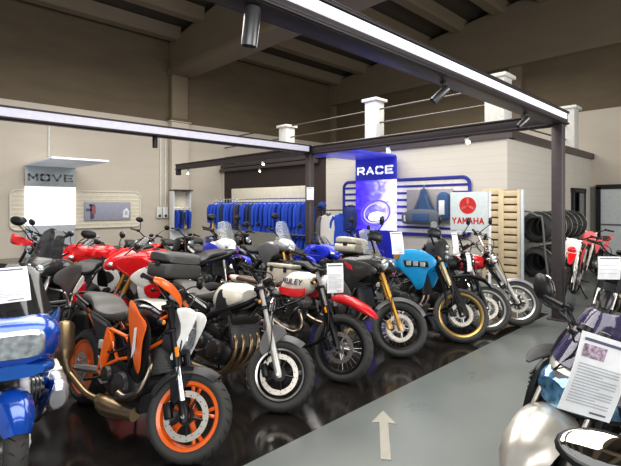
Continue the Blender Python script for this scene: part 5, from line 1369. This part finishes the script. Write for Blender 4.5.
# ---- tyre rack
x0, x1, ty = 10.6, 13.5, 3.66
t = thing('tyre_rack', 'grey tubular two-tier tyre rack behind the gantry post', 'rack', ((x0+x1)/2, ty, 0))
o = V(t.location)
for x in (x0, x1):
    MB().tube([V((x, ty-.3, .02))-o, V((x, ty-.22, .7))-o, V((x, ty-.16, 1.42))-o, V((x, ty-.08, 1.5))-o, V((x, ty+.3, 1.5))-o, V((x, ty+.3, .02))-o], .022, 8, smooth=4).build('end_frame', GREY, t)
for z in (.1, .9):
    for dy in (-.17, .17): MB().tube([V((x0, ty+dy, z))-o, V((x1, ty+dy, z))-o], .02, 8).build('shelf_tube', GREY, t)
def tyre_mesh(Rw=.36, w=.33):
    rr = .215; cr = w*.42; prof = [(rr, -w*.36), (rr+.015, -w*.46)]
    for i in range(11):
        th = -PI/2 + PI*i/10; prof.append((Rw-cr+cr*math.cos(th), w/2*math.sin(th)))
    prof += [(rr+.015, w*.46), (rr, w*.36), (rr+.02, w*.33), (Rw-.03, w*.3), (Rw-.03, -w*.3), (rr+.02, -w*.33)]
    return MB().lathe(prof, (0, 0, 0), (1, 0, 0), 40, closed=True)
grv = MB()
for i in range(24):
    for sd in (-1, 1):
        pts = []
        for k_ in range(4):
            th = sd*(.15+.28*k_); a = 2*PI*i/24 + k_*.07; rad = .36-.1386+.1386*math.cos(th)+.001
            pts.append(V(((.165)*math.sin(th), rad*math.cos(a), rad*math.sin(a))))
        grv.tube(pts, [.002, .005, .005, .002], 4)
proto = tyre_mesh().build('spare_tyre', RUBBER, extra=grv, extra_m=BLACK)
shn = MB().lathe([(.361, -.012), (.3625, 0), (.361, .012)], (0, 0, 0), (1, 0, 0), 40).build('tread_band', CREAMW, proto)  # thin pale ring around the middle of the tread
first = True; n_t = 7
for tier, z in (('lower', .1), ('upper', .9)):
    for i in range(n_t):
        c = proto if first else copy_tree(proto); first = False
        zz = z + .02 + math.sqrt(.36**2 - .17**2)
        c.location = (x0 + .18 + i*(x1-x0-.36)/(n_t-1), ty, zz + .008); c.rotation_euler = (random.uniform(0, 3), 0, 0)
        tag(c, 'black motorcycle tyre on the %s tier of the rack, %s from the left' % (tier, ('first second third fourth fifth sixth seventh eighth ninth tenth eleventh twelfth thirteenth').split()[i]), 'tyre', 'tyres on the %s tier of the rack' % tier)

# ---- clothing
ORD = 'first second third fourth fifth sixth seventh eighth ninth tenth eleventh twelfth thirteenth fourteenth fifteenth sixteenth seventeenth eighteenth nineteenth twentieth twenty-first twenty-second twenty-third twenty-fourth twenty-fifth twenty-sixth twenty-seventh twenty-eighth twenty-ninth thirtieth'.split()
JB = mat('royal blue jacket cloth', (.01, .055, .42), .7, bump=.15, scale=30, var=.2)
JB2 = mat('bright blue jacket cloth', (.012, .08, .52), .7, bump=.15, scale=30, var=.2)
JN = mat('navy jacket cloth', (.02, .03, .075), .8, bump=.15, scale=30)
JG = mat('grey jacket cloth', (.12, .12, .125), .8, bump=.15, scale=30)
JT = mat('brown jacket cloth', (.07, .05, .045), .8, bump=.15, scale=30)
JY = mat('yellow cloth panel', (.62, .44, .12), .8)
JW = mat('off-white jacket cloth', (.6, .58, .54), .8, bump=.15, scale=30)
def jacket(m, trim=None, L=.95):
    """hangs from the rail at its origin; shoulders along local x"""
    t = thing('jacket', 'jacket', 'jacket')
    rings = []
    for z, w, d in ((-.1, .06, .045), (-.13, .17, .06), (-.19, .23, .07), (-.4, .22, .075), (-.62, .215, .08), (-L, .235, .085)):
        rings.append([V((w*math.copysign(abs(math.cos(a))**.8, math.cos(a)), d*math.sin(a)*(1+.12*math.sin(7*a+z*9)), z)) for a in [2*PI*i/18 for i in range(18)]])
    MB().loft(rings).build('torso', m, t)
    for sd in (-1, 1): MB().tube([(sd*.19, 0, -.16), (sd*.25, .005, -.27), (sd*.275, .01, -.5), (sd*.27, .015, -.75)], [.06, .065, .055, .045], 9, smooth=3).build('sleeve', trim or m, t)
    MB().lathe([(.055, -.01), (.07, -.04), (.075, .0), (.06, .03)], (0, 0, -.1), (0, 0, 1), 12).build('collar', trim or m, t)
    MB().tube([(0, 0, .0), (.02, 0, .02), (.015, 0, .04), (-.012, 0, .035)], .004, 5).tube([(0, 0, 0), (0, 0, -.07), (-.17, 0, -.13), (.17, 0, -.13), (0, 0, -.07)], .007, 5).build('hanger', CWHITE, t)
    return t
protos = [jacket(JB), jacket(JB2), jacket(JN, JB), jacket(JG, JN), jacket(JT), jacket(JB, JN), jacket(JY, JB)]
pn = ['royal blue', 'bright blue', 'navy and blue', 'dark grey', 'dark brown', 'blue jacket with navy sleeves', 'yellow and blue']
used_p = set()
def hang(k, loc, rz, label, group):
    c = protos[k] if k not in used_p else copy_tree(protos[k]); used_p.add(k)
    c.location = loc; c.rotation_euler = (0, random.uniform(-.04, .04), rz); tag(c, label, 'jacket', group); return c
RXJ, RZ = 8.25, 1.93
jy0, jy1 = on_X(306, RXJ), on_X(216, RXJ)
t = thing('clothes_rail', 'long steel clothes rail holding the blue jackets', 'clothes rail', (RXJ, (jy0+jy1)/2, 0))
hl = (jy1-jy0)/2 + .12
MB().tube([(0, -hl, RZ), (0, hl, RZ)], .014, 8).build('rail', CHROME, t)
for s_ in (-1, 1):
    MB().tube([(0, s_*hl, .02), (0, s_*hl, RZ)], .016, 8).build('upright', CHROME, t)
    MB().tube([(-.25, s_*hl, .02), (.25, s_*hl, .02)], .016, 8).build('foot', CHROME, t)
NJ = 28
pat = [0, 6, 0, 1, 5, 3, 1, 2, 0, 4, 3, 0, 0, 3, 5, 1, 0, 0, 1, 0, 1, 0, 0, 1, 0, 0, 1, 0]
for i in range(NJ):
    k_ = pat[i]; y = jy1 - (jy1-jy0)*i/(NJ-1)
    hang(k_, (RXJ, y, RZ - .018), R(random.uniform(-12, 12)), '%s hanging on the long rail, %s from its left end' % (pn[k_] if 'jacket' in pn[k_] else pn[k_] + ' jacket', ORD[i]), 'jackets on the long rail')
# lower short rail at the right end
lz = .98
t = thing('clothes_rail', 'low short clothes rail under the right end of the long one', 'clothes rail', (RXJ+.28, jy0+.55, 0))
MB().tube([(0, -.75, lz), (0, .75, lz)], .013, 8).build('rail', CHROME, t)
for s_ in (-1, 1):
    MB().tube([(0, s_*.75, .02), (0, s_*.75, lz)], .015, 8).build('upright', CHROME, t)
    MB().tube([(-.2, s_*.75, .02), (.2, s_*.75, .02)], .015, 8).build('foot', CHROME, t)
for i in range(8): hang(i % 2, (RXJ+.28, jy0 + 1.15 - i*.165, lz-.018), R(random.uniform(-8, 8)), 'blue jacket on the low rail, %s from its left end' % ORD[i], 'jackets on the low rail')
# cream board behind
bx = 9.2
cy0, cy1 = on_X(306, bx), on_X(232, bx)
t = thing('display_board', 'cream display board behind the row of jackets', 'display board', (bx, (cy0+cy1)/2, 0))
MB().box((0, 0, 1.18), (.05, cy1-cy0, 2.3), None, .008).build('board', CREAM, t)
for y in (-1.2, 1.2): MB().box((.12, y, .02), (.4, .06, .04), None, .008).build('foot', GREY, t)
# niche with jackets near the left wall
nx = 9.3
ny = YL - .42
na, nb = on_Y(170.5, ny), on_Y(187, ny)
t = thing('wardrobe_niche', 'narrow cream wall cabinet with a few blue jackets beside the column', 'cabinet', ((na+nb)/2, ny+.03, 0))
w = nb-na
zt, zb = h_at(190.5, (na+nb)/2, ny), h_at(230, (na+nb)/2, ny)
MB().box((0, .03, (zt+zb)/2), (w, .03, zt-zb), None, .004).build('back', CREAM, t)
MB().box((0, -.22, zt), (w+.06, .54, .05), None, .006).build('top', DARKW, t)
for s_ in (-1, 1): MB().box((s_*w/2, -.15, (zt+zb)/2), (.03, .38, zt-zb), None, .004).build('side', CWHITE, t)
MB().box((0, .02, zb/2), (w, .05, zb), None, .004).build('plinth', CWHITE, t)
MB().tube([(-w/2, -.3, zt-.72), (w/2, -.3, zt-.72)], .014, 8).build('rail', CHROME, t)
for i in range(4):
    c = hang([0, 5, 6, 0][i], (na + w*(.16+.23*i), ny-.27, zt-.74), R(82), '%s jacket in the narrow wall cabinet, %s from the left' % (['royal blue', 'blue and navy', 'yellow and blue', 'royal blue'][i], ORD[i]), 'jackets in the wall cabinet'); c.scale = (1, 1, .85)
# clothes stand at the dark wall right of the far post
cs = at_d(322, 230, 11.3)
t = thing('clothes_stand', 'clothes stand with hanging riding gear right of the far gantry post', 'clothes stand', (cs.x, cs.y, 0))
zs = 1.62
ax = V((.7, -.7, 0))
MB().tube([(0, 0, .02), (0, 0, zs+.02)], .02, 8).build('pole', SATIN, t)
MB().disc((0, 0, .0), (0, 0, 1), .24, .03, 20).build('base', SATIN, t)
MB().tube([-ax*.12 + V((0, 0, zs)), ax*.62 + V((0, 0, zs))], .014, 8).build('arm', SATIN, t)
protos.append(jacket(JW, JG)); pn.append('off-white')
hang(7, cs + ax*.17 + V((0, 0, zs-cs.z-.01)), R(-45), 'off-white and grey riding jacket on the stand right of the far post', 'gear on the clothes stand')
hang(0, cs + ax*.5 + V((0, 0, zs-cs.z-.01)), R(-40), 'blue jacket at the right end of the clothes stand', 'gear on the clothes stand')
cp = thing('cap', 'dark and blue cap on top of the clothes stand', 'cap', (cs.x, cs.y, zs+.0))
MB().ell((0, 0, .12), (.12, .11, .1), n=16, m=10).build('crown', mat('cap cloth', (.03, .06, .25), .8), cp)
MB().body([(-.24, .085, .09, .03, 2.5), (-.17, .09, .1, .08, 2.5), (-.08, .1, .115, .1, 2.5)]).build('visor', JN, cp)
bp = thing('backpack', 'dark blue backpack hanging below the right end of the clothes stand', 'backpack', tuple(cs + ax*.72 + V((0, -.0, 1.42-cs.z))))
MB().body([(-.17, -.28, .2, .1, 2.5), (-.1, -.33, .27, .15, 3), (.08, -.33, .28, .15, 3), (.15, -.28, .2, .1, 2.5)], 18).build('pack', mat('dark blue pack cloth', (.015, .03, .16), .75, bump=.1, scale=40), bp)
for s_ in (-1, 1): MB().tube([(.12, s_*.07, .24), (.02, s_*.05, .33), (-.05, 0, .3)], .012, 6, smooth=3).build('strap', JN, bp)

# ---- conduits and boxes on left wall
for px, z0, z1, lab in ((49, 3.35, 4.6, 'thin vertical conduit above the move banner'), (160.5, 1.7, 4.55, 'white vertical conduit left of the column'), (165.5, 1.7, 4.4, 'white vertical conduit nearest the column')):
    x = on_Y(px, YL-.03)
    MB().tube([(0, 0, z0), (0, 0, (z0+z1)/2), (0, 0, z1)], .035, 8).build('conduit', PIER); o = bpy.context.scene.collection.objects[-1] if False else COL.objects[-1]
    o.location = (x, YL-.035, 0); tag(o, lab, 'conduit')
for px, lab, mm in ((159.5, 'pale switch box at the foot of the conduits', PIER), (165.5, 'second pale switch box nearest the column', CWHITE)):
    x = on_Y(px, YL-.1)
    t = thing('switch_box', lab, 'switch box', (x, YL-.06, 1.45), group='switch boxes')
    MB().box((0, 0, 0), (.22, .12, .46), None, .015).build('housing', mm, t); MB().box((0, -.07, -.14), (.1, .03, .1), None, .01).build('switch', DGREY, t)
# low white display plinth seen behind the orange motorcycle
c = at_h(72, 352, .3)
t = thing('display_plinth', 'low white display plinth behind the orange motorcycle', 'plinth', (1.55, 5.0, 0))
MB().box((0, 0, .0), (0.01, .01, .001)).build('pad', CWHITE, t) if False else None
MB().box((0, 0, .16), (.9, .32, .05), R(20), .01).build('deck', CREAMW, t); MB().box((0, 0, .07), (.8, .26, .14), R(20), .01).build('base', CWHITE, t)
# thin pale arrow shape lying on the grey floor
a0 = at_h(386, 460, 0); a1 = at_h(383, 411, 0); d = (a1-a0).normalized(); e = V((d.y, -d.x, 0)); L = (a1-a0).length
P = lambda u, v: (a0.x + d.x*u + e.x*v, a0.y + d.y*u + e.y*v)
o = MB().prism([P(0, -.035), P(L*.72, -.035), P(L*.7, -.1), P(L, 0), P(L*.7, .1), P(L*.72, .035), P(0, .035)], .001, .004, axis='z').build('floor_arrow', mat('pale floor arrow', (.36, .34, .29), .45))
tag(o, 'flat pale arrow shape on the grey floor', 'floor marking')

# ------------------------------------------------------------------ light, world, camera
w = bpy.data.worlds.new('World'); scene.world = w; w.use_nodes = True
bg = w.node_tree.nodes['Background']; bg.inputs['Color'].default_value = (.93, .96, 1.0, 1); bg.inputs['Strength'].default_value = .62
def area(name, loc, target, sx, sy, power, col=(1, 1, 1)):
    l = bpy.data.lights.new(name, 'AREA'); l.shape = 'RECTANGLE'; l.size = sx; l.size_y = sy; l.energy = power; l.color = col
    o = bpy.data.objects.new(name, l); COL.objects.link(o); o.location = loc
    o.rotation_euler = (V(target) - V(loc)).to_track_quat('-Z', 'Y').to_euler(); return o
area('front_fill_light', (-3.5, -4.5, 3.2), (5, 6, 1.2), 8, 4, 380, (1, .98, .95))  # added fill lamp behind the camera; no window is built there
area('side_fill_light', (9, -5.5, 3.0), (8, 5, 1.2), 8, 4, 600, (1, .98, .95))  # unseen fill added from the side to brighten the office side wall
area('overhead_fill_light', (3, 9, 6.9), (3.5, 9, 0), 7, 7, 900, (1, .97, .92))  # soft overhead fill lamps added below the roof, here and next two; no skylight
area('overhead_fill_light', (12, 9, 6.9), (12, 9, 0), 8, 8, 760, (1, .97, .92))
area('overhead_fill_light', (3, 2.5, 6.9), (3, 3, 0), 8, 4, 560, (1, .98, .95))
cam = bpy.data.cameras.new('Camera'); co = bpy.data.objects.new('Camera', cam); COL.objects.link(co)
co.location = (0, 0, CAM_H); co.rotation_euler = (PI/2, 0, -math.atan2(.698, .716))
cam.sensor_width = 36; cam.lens = F_PX/621*36; cam.shift_y = -(233-HY)/621; cam.clip_start = .05
scene.camera = co
scene.view_settings.view_transform = 'Standard'
scene.view_settings.look = 'None'; scene.view_settings.exposure = 0.14; scene.view_settings.gamma = 0.9
